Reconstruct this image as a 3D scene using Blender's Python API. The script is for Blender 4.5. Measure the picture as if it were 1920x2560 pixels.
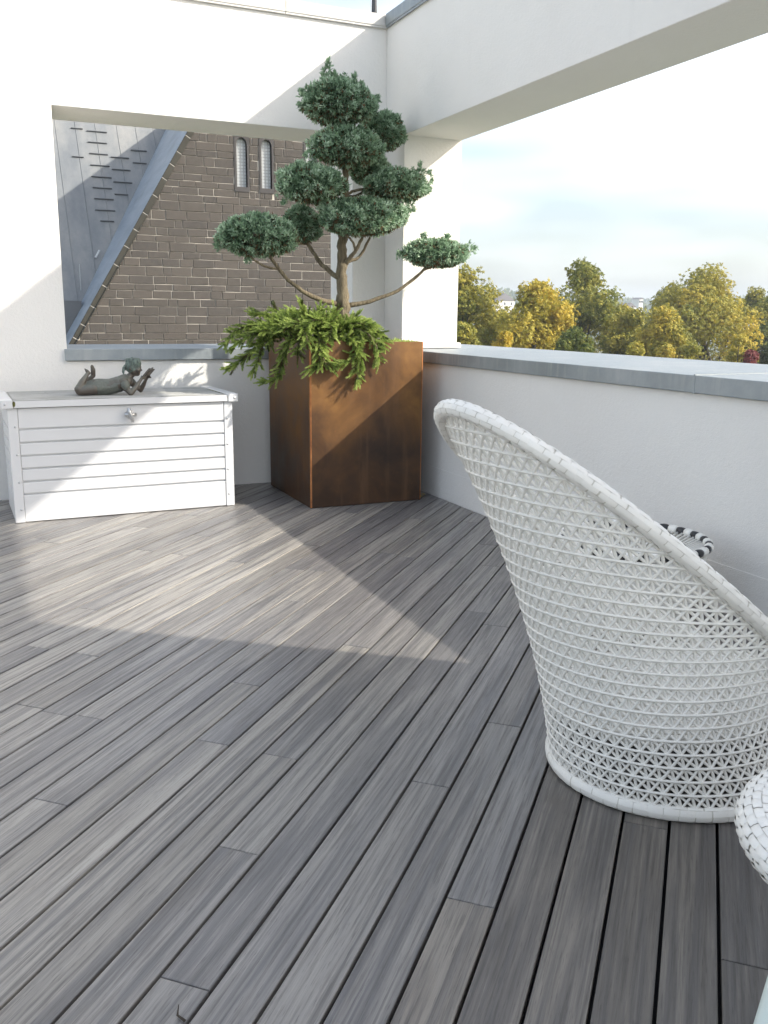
import bpy, bmesh, math, random
import numpy as np
from mathutils import Vector, Matrix

for o in list(bpy.data.objects):
    bpy.data.objects.remove(o)
scene = bpy.context.scene
COL = scene.collection
R = math.radians

# ------------------------------------------------------------------ camera
CAM_P = np.array([0.0, 0.0, 1.5])
CAM_R = np.array([0.9142, -0.4051, 0.0094])
CAM_U = np.array([0.0779, 0.1985, 0.9770])
CAM_F = np.array([0.3977, 0.8924, -0.2131])
FPX = 2253.8
cam_data = bpy.data.cameras.new('camera')
cam_data.sensor_fit = 'HORIZONTAL'
cam_data.sensor_width = 36.0
cam_data.lens = FPX / 1920.0 * 36.0
cam_data.clip_start = 0.05
cam_data.clip_end = 9000.0
cam = bpy.data.objects.new('camera', cam_data)
COL.objects.link(cam)
Mx = Matrix.Identity(4)
for i in range(3):
    Mx[i][0] = CAM_R[i]; Mx[i][1] = CAM_U[i]; Mx[i][2] = -CAM_F[i]; Mx[i][3] = CAM_P[i]
cam.matrix_world = Mx
scene.camera = cam

# ------------------------------------------------------------------ light
SUN_TRAVEL = Vector((-1.0, 0.752, -0.775)).normalized()
SUN_EL = math.asin(-SUN_TRAVEL.z)
SUN_AZ = math.atan2(-SUN_TRAVEL.x, -SUN_TRAVEL.y)
world = bpy.data.worlds.new('World')
scene.world = world
world.use_nodes = True
wn = world.node_tree.nodes; wl = world.node_tree.links
wn.clear()
w_out = wn.new('ShaderNodeOutputWorld')
w_bg = wn.new('ShaderNodeBackground')
w_sky = wn.new('ShaderNodeTexSky')
w_sky.sky_type = 'NISHITA'
w_sky.sun_disc = False
w_sky.sun_elevation = SUN_EL
w_sky.sun_rotation = SUN_AZ
w_sky.air_density = 1.0
w_sky.dust_density = 3.0
w_sky.ozone_density = 1.0
# thin high cloud veil spread over the whole sky
w_tc = wn.new('ShaderNodeTexCoord')
w_map = wn.new('ShaderNodeMapping'); w_map.inputs['Scale'].default_value = (1.1, 1.6, 5.0)
w_map.inputs['Rotation'].default_value = (0.0, 0.12, 0.5)
w_no = wn.new('ShaderNodeTexNoise'); w_no.inputs['Scale'].default_value = 1.6
w_no.inputs['Detail'].default_value = 3.0; w_no.inputs['Roughness'].default_value = 0.55
w_rp = wn.new('ShaderNodeMapRange')
w_rp.inputs['From Min'].default_value = 0.38; w_rp.inputs['From Max'].default_value = 0.66
w_rp.inputs['To Min'].default_value = 0.06; w_rp.inputs['To Max'].default_value = 0.44
w_mix = wn.new('ShaderNodeMix'); w_mix.data_type = 'RGBA'
w_mix.inputs[7].default_value = (10.4, 10.6, 10.6, 1.0)
wl.new(w_tc.outputs['Generated'], w_map.inputs['Vector'])
wl.new(w_map.outputs['Vector'], w_no.inputs['Vector'])
wl.new(w_no.outputs['Fac'], w_rp.inputs['Value'])
wl.new(w_rp.outputs['Result'], w_mix.inputs[0])
wl.new(w_sky.outputs['Color'], w_mix.inputs[6])
wl.new(w_mix.outputs[2], w_bg.inputs['Color'])
w_bg.inputs['Strength'].default_value = 0.11
wl.new(w_bg.outputs['Background'], w_out.inputs['Surface'])

sun_data = bpy.data.lights.new('sun', 'SUN')
sun_data.energy = 2.5
sun_data.angle = R(0.75)
sun_data.color = (1.0, 0.94, 0.84)
sun = bpy.data.objects.new('sun', sun_data)
COL.objects.link(sun)
sun.rotation_euler = SUN_TRAVEL.to_track_quat('-Z', 'Y').to_euler()
sun.location = (10, -8, 12)

vs = scene.view_settings
vs.view_transform = 'Standard'
vs.look = 'None'
vs.exposure = 1.27
vs.gamma = 1.0
vs.use_curve_mapping = False
if scene.render.engine != 'CYCLES':
    scene.render.engine = 'CYCLES'
scene.cycles.max_bounces = 6
scene.cycles.diffuse_bounces = 4
scene.cycles.glossy_bounces = 2
scene.cycles.adaptive_threshold = 0.02

# ------------------------------------------------------------------ helpers
def ray(px, py):
    d = CAM_F * FPX + CAM_R * (px - 960.0) - CAM_U * (py - 1280.0)
    return d
def at(px, py, Y):
    """point seen at photograph pixel (px,py) standing at depth plane y=Y"""
    d = ray(px, py)
    return CAM_P + d * (Y / d[1])

def link(o, parent=None):
    COL.objects.link(o)
    if parent is not None:
        o.parent = parent
    return o
def tag(o, label=None, cat=None, group=None, kind=None):
    if label: o['label'] = label
    if cat: o['category'] = cat
    if group: o['group'] = group
    if kind: o['kind'] = kind
    return o
def empty(name, loc=(0, 0, 0), rz=0.0):
    o = bpy.data.objects.new(name, None)
    o.empty_display_size = 0.1
    o.location = loc; o.rotation_euler = (0, 0, rz)
    COL.objects.link(o)
    return o

class MB:
    def __init__(s): s.v = []; s.f = []
    def add(s, V, F):
        n = len(s.v); s.v += [tuple(map(float, q)) for q in V]; s.f += [tuple(n + i for i in q) for q in F]
        return s
    def box(s, x0, x1, y0, y1, z0, z1):
        V = [(x0,y0,z0),(x1,y0,z0),(x1,y1,z0),(x0,y1,z0),(x0,y0,z1),(x1,y0,z1),(x1,y1,z1),(x0,y1,z1)]
        return s.add(V, [(0,3,2,1),(4,5,6,7),(0,1,5,4),(1,2,6,5),(2,3,7,6),(3,0,4,7)])
    def prism(s, poly, a, b, axis='y'):
        """convex/simple polygon (2D) extruded between a and b along axis"""
        n = len(poly)
        def P(q, t):
            return {'y': (q[0], t, q[1]), 'z': (q[0], q[1], t), 'x': (t, q[0], q[1])}[axis]
        V = [P(q, a) for q in poly] + [P(q, b) for q in poly]
        F = [tuple(range(n)), tuple(range(2*n-1, n-1, -1))]
        for i in range(n):
            j = (i+1) % n
            F.append((j, i, n+i, n+j))
        return s.add(V, F)
    def tube(s, pts, rad, n=8, cap=True, closed=False, flat=1.0):
        pts = [np.array(q, float) for q in pts]
        m = len(pts)
        if not hasattr(rad, '__len__'): rad = [rad]*m
        T = []
        for i in range(m):
            if closed: t = pts[(i+1) % m] - pts[i-1]
            else: t = pts[min(i+1, m-1)] - pts[max(i-1, 0)]
            T.append(t / (np.linalg.norm(t) + 1e-12))
        up = np.array([0, 0, 1.0])
        if abs(T[0] @ up) > .9: up = np.array([1.0, 0, 0])
        N = np.cross(T[0], up); N /= np.linalg.norm(N)
        V = []
        for i in range(m):
            N = N - T[i]*(N @ T[i]); N /= np.linalg.norm(N)
            B = np.cross(T[i], N)
            for k in range(n):
                a = 2*math.pi*k/n
                V.append(pts[i] + rad[i]*(N*math.cos(a) + B*math.sin(a)*flat))
        F = []
        rng_ = m if closed else m-1
        for i in range(rng_):
            for k in range(n):
                a = i*n+k; b = i*n+(k+1) % n
                c = ((i+1) % m)*n+(k+1) % n; d = ((i+1) % m)*n+k
                F.append((a, b, c, d))
        if cap and not closed:
            F.append(tuple(range(n-1, -1, -1))); F.append(tuple((m-1)*n+k for k in range(n)))
        return s.add(V, F)
    def lathe(s, prof, n=32, c=(0, 0)):
        V = []; F = []
        for (r, z) in prof:
            for k in range(n):
                a = 2*math.pi*k/n
                V.append((c[0]+r*math.cos(a), c[1]+r*math.sin(a), z))
        for i in range(len(prof)-1):
            for k in range(n):
                F.append((i*n+k, i*n+(k+1) % n, (i+1)*n+(k+1) % n, (i+1)*n+k))
        return s.add(V, F)
    def sphere(s, c, r, nu=10, nv=7):
        if not hasattr(r, '__len__'): r = (r, r, r)
        V = [(c[0], c[1], c[2]-r[2])]; F = []
        for i in range(1, nv):
            ph = -math.pi/2 + math.pi*i/nv
            for k in range(nu):
                a = 2*math.pi*k/nu
                V.append((c[0]+r[0]*math.cos(ph)*math.cos(a), c[1]+r[1]*math.cos(ph)*math.sin(a), c[2]+r[2]*math.sin(ph)))
        V.append((c[0], c[1], c[2]+r[2]))
        for k in range(nu): F.append((0, 1+(k+1) % nu, 1+k))
        for i in range(nv-2):
            for k in range(nu):
                F.append((1+i*nu+k, 1+i*nu+(k+1) % nu, 1+(i+1)*nu+(k+1) % nu, 1+(i+1)*nu+k))
        l = len(V)-1; b = 1+(nv-2)*nu
        for k in range(nu): F.append((b+k, b+(k+1) % nu, l))
        return s.add(V, F)
    def mesh(s, name, mat, smooth=False):
        me = bpy.data.meshes.new(name)
        me.from_pydata(s.v, [], s.f)
        if mat is not None: me.materials.append(mat)
        if smooth:
            me.polygons.foreach_set('use_smooth', [True]*len(me.polygons))
        me.update()
        return me
    def build(s, name, mat, parent=None, smooth=False, bevel=0.0, seg=2):
        o = bpy.data.objects.new(name, s.mesh(name, mat, smooth))
        link(o, parent)
        if bevel > 0:
            b = o.modifiers.new('bevel', 'BEVEL'); b.width = bevel; b.segments = seg
            b.limit_method = 'ANGLE'; b.angle_limit = R(40)
        return o
def bx(name, mat, parent, x0, x1, y0, y1, z0, z1, bevel=0.0):
    return MB().box(x0, x1, y0, y1, z0, z1).build(name, mat, parent, bevel=bevel)

def quads(name, P, D, S, L, W, tint, mat, parent=None):
    """many little leaf blades (rhombus): base P, direction D, side S, length L, half width W (numpy arrays)"""
    n = len(P)
    L = np.broadcast_to(np.asarray(L, float).reshape(-1, 1), (n, 1)); W = np.broadcast_to(np.asarray(W, float).reshape(-1, 1), (n, 1))
    V = np.empty((n, 4, 3), np.float32)
    V[:, 0] = P; V[:, 2] = P + D*L
    m = P + D*L*0.5
    V[:, 1] = m + S*W; V[:, 3] = m - S*W
    me = bpy.data.meshes.new(name)
    me.vertices.add(4*n); me.vertices.foreach_set('co', V.reshape(-1))
    me.loops.add(4*n); me.loops.foreach_set('vertex_index', np.arange(4*n, dtype=np.int32))
    me.polygons.add(n)
    me.polygons.foreach_set('loop_start', np.arange(0, 4*n, 4, dtype=np.int32))
    me.polygons.foreach_set('loop_total', np.full(n, 4, np.int32))
    me.update(calc_edges=True)
    at_ = me.attributes.new('tint', 'FLOAT', 'POINT')
    at_.data.foreach_set('value', np.repeat(np.asarray(tint, np.float32), 4))
    me.materials.append(mat)
    o = bpy.data.objects.new(name, me)
    link(o, parent)
    return o
def unit(a): return a/(np.linalg.norm(a, axis=-1, keepdims=True)+1e-9)

# ------------------------------------------------------------------ materials
class NT:
    def __init__(s, name):
        s.m = bpy.data.materials.new(name); s.m.use_nodes = True
        s.n = s.m.node_tree.nodes; s.l = s.m.node_tree.links
        s.bsdf = s.n['Principled BSDF']; s.out = s.n['Material Output']
    def node(s, t, **kw):
        q = s.n.new(t)
        for k, v in kw.items(): setattr(q, k, v)
        return q
    def val(s, sock, v):
        if hasattr(v, 'is_output') or isinstance(v, bpy.types.NodeSocket): s.l.new(v, sock)
        else: sock.default_value = v
    def coord(s, kind='Object', scale=(1, 1, 1), off=None, rot=(0, 0, 0)):
        tc = s.node('ShaderNodeTexCoord')
        v = tc.outputs[kind]
        if off is not None:
            ad = s.node('ShaderNodeVectorMath', operation='ADD'); s.l.new(v, ad.inputs[0]); s.l.new(off, ad.inputs[1]); v = ad.outputs[0]
        mp = s.node('ShaderNodeMapping'); mp.inputs['Scale'].default_value = scale; mp.inputs['Rotation'].default_value = rot
        s.l.new(v, mp.inputs['Vector'])
        return mp.outputs['Vector']
    def world_pos(s, scale=(1, 1, 1)):
        g = s.node('ShaderNodeNewGeometry')
        mp = s.node('ShaderNodeMapping'); mp.inputs['Scale'].default_value = scale
        s.l.new(g.outputs['Position'], mp.inputs['Vector'])
        return mp.outputs['Vector']
    def noise(s, vec, scale, detail=4.0, rough=0.55, dist=0.0):
        q = s.node('ShaderNodeTexNoise'); s.l.new(vec, q.inputs['Vector'])
        q.inputs['Scale'].default_value = scale; q.inputs['Detail'].default_value = detail
        q.inputs['Roughness'].default_value = rough; q.inputs['Distortion'].default_value = dist
        return q.outputs['Fac']
    def ramp(s, fac, stops):
        q = s.node('ShaderNodeValToRGB'); s.l.new(fac, q.inputs['Fac'])
        e = q.color_ramp.elements
        while len(e) > 1: e.remove(e[-1])
        e[0].position = stops[0][0]; e[0].color = (*stops[0][1], 1)
        for p_, c in stops[1:]:
            k = e.new(p_); k.color = (*c, 1)
        return q.outputs['Color']
    def mix(s, fac, a, b, mode='MIX'):
        q = s.node('ShaderNodeMix', data_type='RGBA', blend_type=mode)
        s.val(q.inputs[0], fac)
        for i, v in ((6, a), (7, b)):
            if isinstance(v, tuple): q.inputs[i].default_value = (*v, 1)
            else: s.l.new(v, q.inputs[i])
        return q.outputs[2]
    def rng(s, v, a, b, c, d):
        q = s.node('ShaderNodeMapRange'); s.l.new(v, q.inputs['Value'])
        for i, x in zip(('From Min', 'From Max', 'To Min', 'To Max'), (a, b, c, d)): q.inputs[i].default_value = x
        return q.outputs['Result']
    def rand(s): return s.node('ShaderNodeObjectInfo').outputs['Random']
    def randvec(s, k=40.0):
        r = s.rand()
        m = s.node('ShaderNodeMath', operation='MULTIPLY'); s.l.new(r, m.inputs[0]); m.inputs[1].default_value = k
        c = s.node('ShaderNodeCombineXYZ'); s.l.new(m.outputs[0], c.inputs[0]); s.l.new(m.outputs[0], c.inputs[1]); s.l.new(m.outputs[0], c.inputs[2])
        return c.outputs[0]
    def bump(s, h, strength=0.3, dist=0.01):
        q = s.node('ShaderNodeBump'); q.inputs['Strength'].default_value = strength; q.inputs['Distance'].default_value = dist
        s.l.new(h, q.inputs['Height']); s.l.new(q.outputs['Normal'], s.bsdf.inputs['Normal'])
    def col(s, c):
        if isinstance(c, tuple): s.bsdf.inputs['Base Color'].default_value = (*c, 1)
        else: s.l.new(c, s.bsdf.inputs['Base Color'])
        return s
    def rough(s, r): s.val(s.bsdf.inputs['Roughness'], r); return s
    def metal(s, r): s.val(s.bsdf.inputs['Metallic'], r); return s

def plain(name, c, rough=.5, metal=0.0, var=.08, scale=20.0):
    t = NT(name)
    n = t.noise(t.coord(), scale, 4)
    t.col(t.mix(n, tuple(x*(1-var) for x in c), tuple(min(1, x*(1+var)) for x in c))).rough(rough).metal(metal)
    return t.m

M = {}
def mat_plaster():
    t = NT('white_render')
    w = t.world_pos()
    big = t.noise(w, 0.9, 5, .6)
    drip = t.noise(t.world_pos((6, 6, .35)), 1.4, 5, .6)
    c = t.mix(t.rng(big, .35, .7, 0, 1), (.82, .795, .755), (.85, .83, .79))
    c = t.mix(t.rng(drip, .60, .8, 0, .18), c, (.70, .68, .64))
    mot = t.noise(w, 4.5, 4, .65); c = t.mix(t.rng(mot, .5, .75, 0, .22), c, (.74, .72, .68))
    sp_ = t.noise(w, 55, 3, .7); c = t.mix(t.rng(sp_, .62, .8, 0, .16), c, (.60, .58, .54))
    t.col(c).rough(.85)
    f = t.noise(w, 160, 3, .6); g = t.noise(w, 38, 3, .5)
    a = t.node('ShaderNodeMath', operation='ADD'); t.l.new(f, a.inputs[0]); t.l.new(g, a.inputs[1])
    t.bump(a.outputs[0], .5, .006)
    t.bsdf.inputs['Specular IOR Level'].default_value = .2
    return t.m
def mat_zinc():
    t = NT('zinc_sheet')
    w = t.world_pos()
    a = t.noise(w, 3.0, 6, .65); b = t.noise(t.world_pos((9, 9, 1.0)), 2.0, 5, .6)
    c = t.ramp(a, [(.3, (0.234, 0.265, 0.281)), (.5, (0.296, 0.328, 0.343)), (.72, (0.390, 0.413, 0.421))])
    c = t.mix(t.rng(b, .52, .75, 0, .5), c, (0.452, 0.460, 0.452))
    t.col(c).metal(.35).rough(t.rng(a, .3, .7, .38, .6))
    t.bump(t.noise(w, 7, 3), .12, .006)
    return t.m
def mat_plank(name='weathered_deck_wood', kr=1.0, kb=1.0):
    t = NT(name)
    rv = t.randvec(57.0); r = t.rand()
    band = t.noise(t.coord('Object', (.50, 17, 17), rv), 1.0, 3, .6, 1.3)
    grain = t.noise(t.coord('Object', (2.6, 85, 85), rv), 1.0, 4, .7, .3)
    pore = t.noise(t.coord('Object', (17, 330, 330), rv), 1.0, 2, .6)
    blot = t.noise(t.coord('Object', (1.6, 4, 4), rv), 1.0, 3, .6)
    base = t.ramp(r, [(0.0, (.200, .190, .178)), (.10, (.330, .316, .296)), (.20, (.205, .202, .207)), (.31, (.360, .342, .316)), (.42, (.245, .232, .214)),
                      (.52, (.165, .164, .174)), (.62, (.320, .309, .294)), (.72, (.215, .203, .187)), (.82, (.285, .280, .282)), (.91, (.385, .366, .338)), (1.0, (.170, .163, .158))])
    c = t.mix(t.rng(band, .45, .60, 0, .72), base, (.118, .118, .128))
    c = t.mix(t.rng(band, .30, .42, .45, 0), c, (.400, .383, .357))
    c = t.mix(t.rng(blot, .54, .78, 0, .45), c, (.350, .332, .305))
    c = t.mix(t.rng(blot, .22, .38, .40, 0), c, (.185, .162, .136))
    c = t.mix(t.rng(grain, .47, .66, 0, .70), c, (.088, .083, .081))
    c = t.mix(t.rng(grain, .26, .42, .45, 0), c, (.430, .412, .385))
    c = t.mix(t.rng(pore, .60, .72, 0, .55), c, (.060, .056, .053))
    c = t.mix(1.0, c, (1.03, 1.0, .955), 'MULTIPLY')
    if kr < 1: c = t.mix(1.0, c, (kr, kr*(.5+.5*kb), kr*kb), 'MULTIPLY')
    t.col(c).rough(t.rng(grain, .3, .7, .28, .50))
    t.bsdf.inputs['Specular IOR Level'].default_value = .75
    s = t.node('ShaderNodeMath', operation='ADD'); t.l.new(grain, s.inputs[0]); t.l.new(pore, s.inputs[1])
    t.bump(s.outputs[0], .4, .002)
    return t.m
def mat_corten():
    t = NT('rusted_steel')
    w = t.coord('Object')
    a = t.noise(w, 2.6, 6, .62, .4); st = t.noise(t.coord('Object', (9, 9, .8)), 1.0, 4, .6); sp = t.noise(w, 30, 4, .65)
    cl = t.noise(t.coord('Object', (2.2, 2.2, 1.3)), 1.3, 3, .5)
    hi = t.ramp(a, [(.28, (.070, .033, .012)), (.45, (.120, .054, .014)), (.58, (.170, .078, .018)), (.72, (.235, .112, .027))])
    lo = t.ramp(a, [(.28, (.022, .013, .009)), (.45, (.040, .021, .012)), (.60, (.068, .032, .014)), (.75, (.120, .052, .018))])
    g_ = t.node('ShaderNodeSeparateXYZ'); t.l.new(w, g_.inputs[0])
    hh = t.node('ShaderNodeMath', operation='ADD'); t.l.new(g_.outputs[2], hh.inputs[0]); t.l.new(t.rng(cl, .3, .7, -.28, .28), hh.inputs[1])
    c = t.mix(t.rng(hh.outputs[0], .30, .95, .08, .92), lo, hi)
    c = t.mix(t.rng(st, .54, .70, 0, .45), c, (.150, .080, .040))
    c = t.mix(t.rng(sp, .64, .76, 0, .4), c, (.24, .095, .026))
    t.col(c).rough(t.rng(a, .3, .7, .36, .58))
    t.bsdf.inputs['Specular IOR Level'].default_value = .4
    t.bump(sp, .15, .002)
    return t.m
def mat_corten_edge():
    t = NT('rusted_steel_edge')
    n = t.noise(t.coord('Object', (5, 5, 1.6)), 6, 6, .65)
    t.col(t.ramp(n, [(.3, (0.192, 0.062, 0.019)), (.55, (0.396, 0.144, 0.036)), (.75, (0.600, 0.264, 0.084))])).rough(.6)
    return t.m
def mat_wicker(name='white_wicker', c=(.86, .835, .775)):
    t = NT(name)
    n = t.noise(t.coord('Object'), 9, 4, .6); d = t.noise(t.coord('Object'), 70, 3, .6)
    k = t.mix(t.rng(n, .35, .7, 0, 1), tuple(x*.94 for x in c), c)
    k = t.mix(t.rng(d, .62, .8, 0, .35), k, (.55, .53, .48))
    t.col(k).rough(.42)
    return t.m
def mat_foliage(name, stops, rough=.6, trans=.25):
    t = NT(name)
    at_ = t.node('ShaderNodeAttribute', attribute_name='tint')
    c = t.ramp(at_.outputs['Fac'], stops)
    t.col(c).rough(rough)
    t.bsdf.inputs['Specular IOR Level'].default_value = .25
    if trans > 0:
        tr = t.node('ShaderNodeBsdfTranslucent'); t.l.new(c, tr.inputs['Color'])
        mx = t.node('ShaderNodeMixShader'); mx.inputs[0].default_value = trans
        t.l.new(t.bsdf.outputs[0], mx.inputs[1]); t.l.new(tr.outputs[0], mx.inputs[2]); t.l.new(mx.outputs[0], t.out.inputs['Surface'])
    return t.m
def mat_bark(name, a, b, sc=(30, 30, 5)):
    t = NT(name)
    n = t.noise(t.coord('Object', sc), 1.0, 6, .65, .6)
    t.col(t.ramp(n, [(.3, a), (.68, b)])).rough(.9)
    t.bump(n, .9, .012)
    return t.m
def mat_stone():
    t = NT('basalt_stone')
    rv = t.randvec(31.0); r = t.rand()
    n = t.noise(t.coord('Object', (1, 1, 1), rv), 9, 4, .7); f = t.noise(t.coord('Object', (1, 1, 1), rv), 45, 3, .7)
    c = t.ramp(r, [(0, (0.065, 0.058, 0.052)), (.3, (0.083, 0.073, 0.064)), (.55, (0.059, 0.054, 0.051)), (.8, (0.092, 0.080, 0.070)), (1, (0.073, 0.064, 0.056))])
    c = t.mix(t.rng(n, .35, .7, .0, .6), c, (0.100, 0.088, 0.077))
    c = t.mix(t.rng(f, .5, .75, 0, .6), c, (0.038, 0.035, 0.033))
    t.col(c).rough(.9)
    t.bump(f, .6, .02)
    return t.m

def mat_slate():
    t = NT('weathered_roof_sheet')
    w = t.world_pos((1.6, .5, .5))
    n = t.noise(t.world_pos((.9, .35, .35)), 1.2, 6, .65); f = t.noise(t.world_pos((1, .8, .8)), 6, 5, .7)
    c = t.ramp(n, [(.3, (.135, .150, .165)), (.5, (.195, .205, .210)), (.7, (.265, .265, .255))])
    c = t.mix(t.rng(f, .5, .8, 0, .4), c, (.12, .13, .145))
    t.col(c).rough(.6)
    return t.m
def mat_bronze():
    t = NT('patinated_bronze')
    w = t.coord('Object')
    n = t.noise(w, 16, 6, .65); g = t.node('ShaderNodeNewGeometry')
    sx = t.node('ShaderNodeSeparateXYZ'); t.l.new(g.outputs['Normal'], sx.inputs[0])
    up = t.rng(sx.outputs[2], -.2, 1.0, 0, .55)
    m = t.node('ShaderNodeMath', operation='MULTIPLY'); t.l.new(up, m.inputs[0]); t.l.new(t.rng(n, .3, .7, .2, 1.2), m.inputs[1])
    c = t.mix(m.outputs[0], (0.105, 0.087, 0.072), (0.203, 0.247, 0.217))
    t.col(c).rough(.5).metal(.25)
    t.bump(n, .2, .003)
    return t.m
def mat_patina():
    t = NT('green_patina')
    n = t.noise(t.coord('Object', (1, 1, .5)), 55, 5, .65)
    t.col(t.ramp(n, [(.3, (.070, .075, .066)), (.5, (.115, .150, .132)), (.72, (.24, .32, .285))])).rough(.7)
    t.bump(n, .8, .006)
    return t.m
def mat_lidmetal():
    t = NT('dirty_white_sheet_metal')
    n = t.noise(t.coord('Object', (.7, 5, 5)), 3.5, 6, .7); f = t.noise(t.coord('Object'), 30, 5, .7)
    c = t.mix(t.rng(n, .40, .68, 0, .85), (0.460, 0.460, 0.446), (0.279, 0.279, 0.251))
    c = t.mix(t.rng(f, .58, .75, 0, .6), c, (0.209, 0.216, 0.167))
    t.col(c).rough(.55)
    return t.m
def mat_boxmetal():
    t = NT('white_sheet_metal')
    n = t.noise(t.coord('Object', (1, 1, 1)), 2.5, 6, .7); f = t.noise(t.coord('Object', (3, 3, .8)), 7, 5, .75)
    c = t.mix(t.rng(n, .3, .7, 0, 1), (0.630, 0.634, 0.639), (0.670, 0.675, 0.679))
    c = t.mix(t.rng(f, .66, .82, 0, .35), c, (0.405, 0.405, 0.387))
    t.col(c).rough(.38)
    return t.m
def mat_ground():
    t = NT('park_ground')
    n = t.noise(t.coord('Object'), .05, 6, .6)
    t.col(t.ramp(n, [(.35, (.05, .075, .025)), (.55, (.09, .10, .045)), (.7, (.14, .125, .08))])).rough(1)
    return t.m
def mat_hill():
    t = NT('wooded_hill')
    n = t.noise(t.coord('Object'), .03, 8, .7)
    t.col(t.ramp(n, [(.35, (.025, .040, .020)), (.6, (.055, .075, .030)), (.75, (.09, .085, .035))])).rough(1)
    return t.m
def mat_leaded():
    t = NT('leaded_glass')
    b = t.node('ShaderNodeTexBrick'); b.offset = 0.0
    t.l.new(t.coord('Object', (1, 1, 1), None, (R(90), 0, 0)), b.inputs['Vector'])
    b.inputs['Color1'].default_value = (.62, .64, .64, 1); b.inputs['Color2'].default_value = (.52, .55, .56, 1)
    b.inputs['Mortar'].default_value = (.36, .37, .38, 1)
    b.inputs['Scale'].default_value = 1.0; b.inputs['Mortar Size'].default_value = .012
    b.inputs['Brick Width'].default_value = .085; b.inputs['Row Height'].default_value = .085
    t.col(b.outputs['Color']).rough(.3)
    return t.m

M['plaster'] = mat_plaster(); M['zinc'] = mat_zinc(); M['zinc_pale'] = plain('pale_coping', (.60, .585, .55), .55, .1, .12, 3); M['plank'] = mat_plank()  # zinc_pale: lighter coping tone for the back wall
M['plank_shade'] = mat_plank('shade_toned_deck_wood', .86, 1.0); M['plank_shade_brown'] = mat_plank('shade_toned_brown_deck_wood', .68, .93)  # deck wood copies dimmed to carry the corner's shade, second also browner
M['corten'] = mat_corten(); M['corten_edge'] = mat_corten_edge()
M['wicker'] = mat_wicker(); M['wicker_core'] = plain('aged_wicker_core', (.60, .57, .50), .7)
M['stone'] = mat_stone(); M['slate'] = mat_slate(); M['bronze'] = mat_bronze(); M['patina'] = mat_patina()
M['lid'] = mat_lidmetal(); M['boxw'] = mat_boxmetal(); M['ground'] = mat_ground(); M['hill'] = mat_hill(); M['leaded'] = mat_leaded()
M['mortar'] = plain('lime_mortar', (.47, .435, .385), .95, 0, .3, 2.5)
M['coping_stone'] = plain('dark_coping_stone', (.040, .038, .030), .85, 0, .35, 3)
M['dark'] = plain('dark_joist_rubber', (.025, .025, .027), .9)
M['soil'] = plain('potting_soil', (.035, .026, .018), 1.0, 0, .4, 40)
M['steel'] = plain('satin_steel', (.55, .56, .57), .3, .9)
M['black'] = plain('black_lacquer', (.018, .019, .022), .4)
M['palegreen'] = plain('pale_green_lacquer', (.56, .62, .57), .35)
M['dark_slate'] = plain('dark_spire_slate', (.03, .034, .042), .5, 0, .3, 2)
M['frame_stone'] = plain('window_surround_stone', (.062, .058, .058), .85, 0, .3, 5)
M['guard'] = plain('oxidised_snow_guard', (.15, .155, .16), .7)
M['bronze_dress'] = plain('dull_green_bronze', (.125, .135, .115), .6, .15, .35, 60)
M['moss'] = plain('moss', (.10, .10, .03), 1, 0, .5, 60)
M['juniper_blue'] = mat_foliage('blue_juniper_needles', [(0.0, (0.213, 0.131, 0.069)), (.12, (0.119, 0.106, 0.056)), (.16, (0.056, 0.088, 0.053)), (.42, (0.156, 0.250, 0.147)), (.70, (0.331, 0.469, 0.306)), (1.0, (0.625, 0.750, 0.587))], .6, .4)
M['juniper_green'] = mat_foliage('green_juniper_needles', [(0.0, (.170, .115, .055)), (.15, (.050, .085, .020)), (.40, (.165, .245, .055)), (.68, (.370, .480, .115)), (1.0, (.60, .68, .24))], .6, .4)
M['chestnut'] = mat_foliage('autumn_leaves', [(0.0, (0.065, 0.108, 0.030)), (.25, (0.184, 0.205, 0.043)), (.5, (0.400, 0.346, 0.056)), (.72, (0.600, 0.432, 0.054)), (.9, (0.700, 0.516, 0.054)), (1.0, (0.672, 0.336, 0.060))], .6, .3)
M['redleaf'] = mat_foliage('copper_leaves', [(0, (0.085, 0.024, 0.024)), (.5, (0.204, 0.051, 0.048)), (1, (0.340, 0.102, 0.068))], .6, .25)
M['bark'] = mat_bark('juniper_bark', (.055, .042, .024), (.235, .195, .125), (55, 55, 7))
M['bark2'] = mat_bark('chestnut_bark', (.030, .024, .018), (.085, .068, .05), (3, 3, .7))
M['housewall'] = plain('pale_house_render', (.70, .68, .64), .9)
M['houseroof'] = plain('grey_tile_roof', (.16, .14, .14), .8)

rnd = random.Random(7)
RNG = np.random.default_rng(11)

# ------------------------------------------------------------------ terrace walls
WX = 3.476          # inner face of the right wall
WY = 7.84           # inner face of the back wall
TH = 0.56
ZT = 3.955          # wall top under the coping
OX0, OX1, OZ1 = 0.66, 3.157, 3.055     # back opening
RY0, RY1, RZ1 = 1.66, 7.45, 3.01       # right opening
ZS = 1.112          # parapet height under coping

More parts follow.
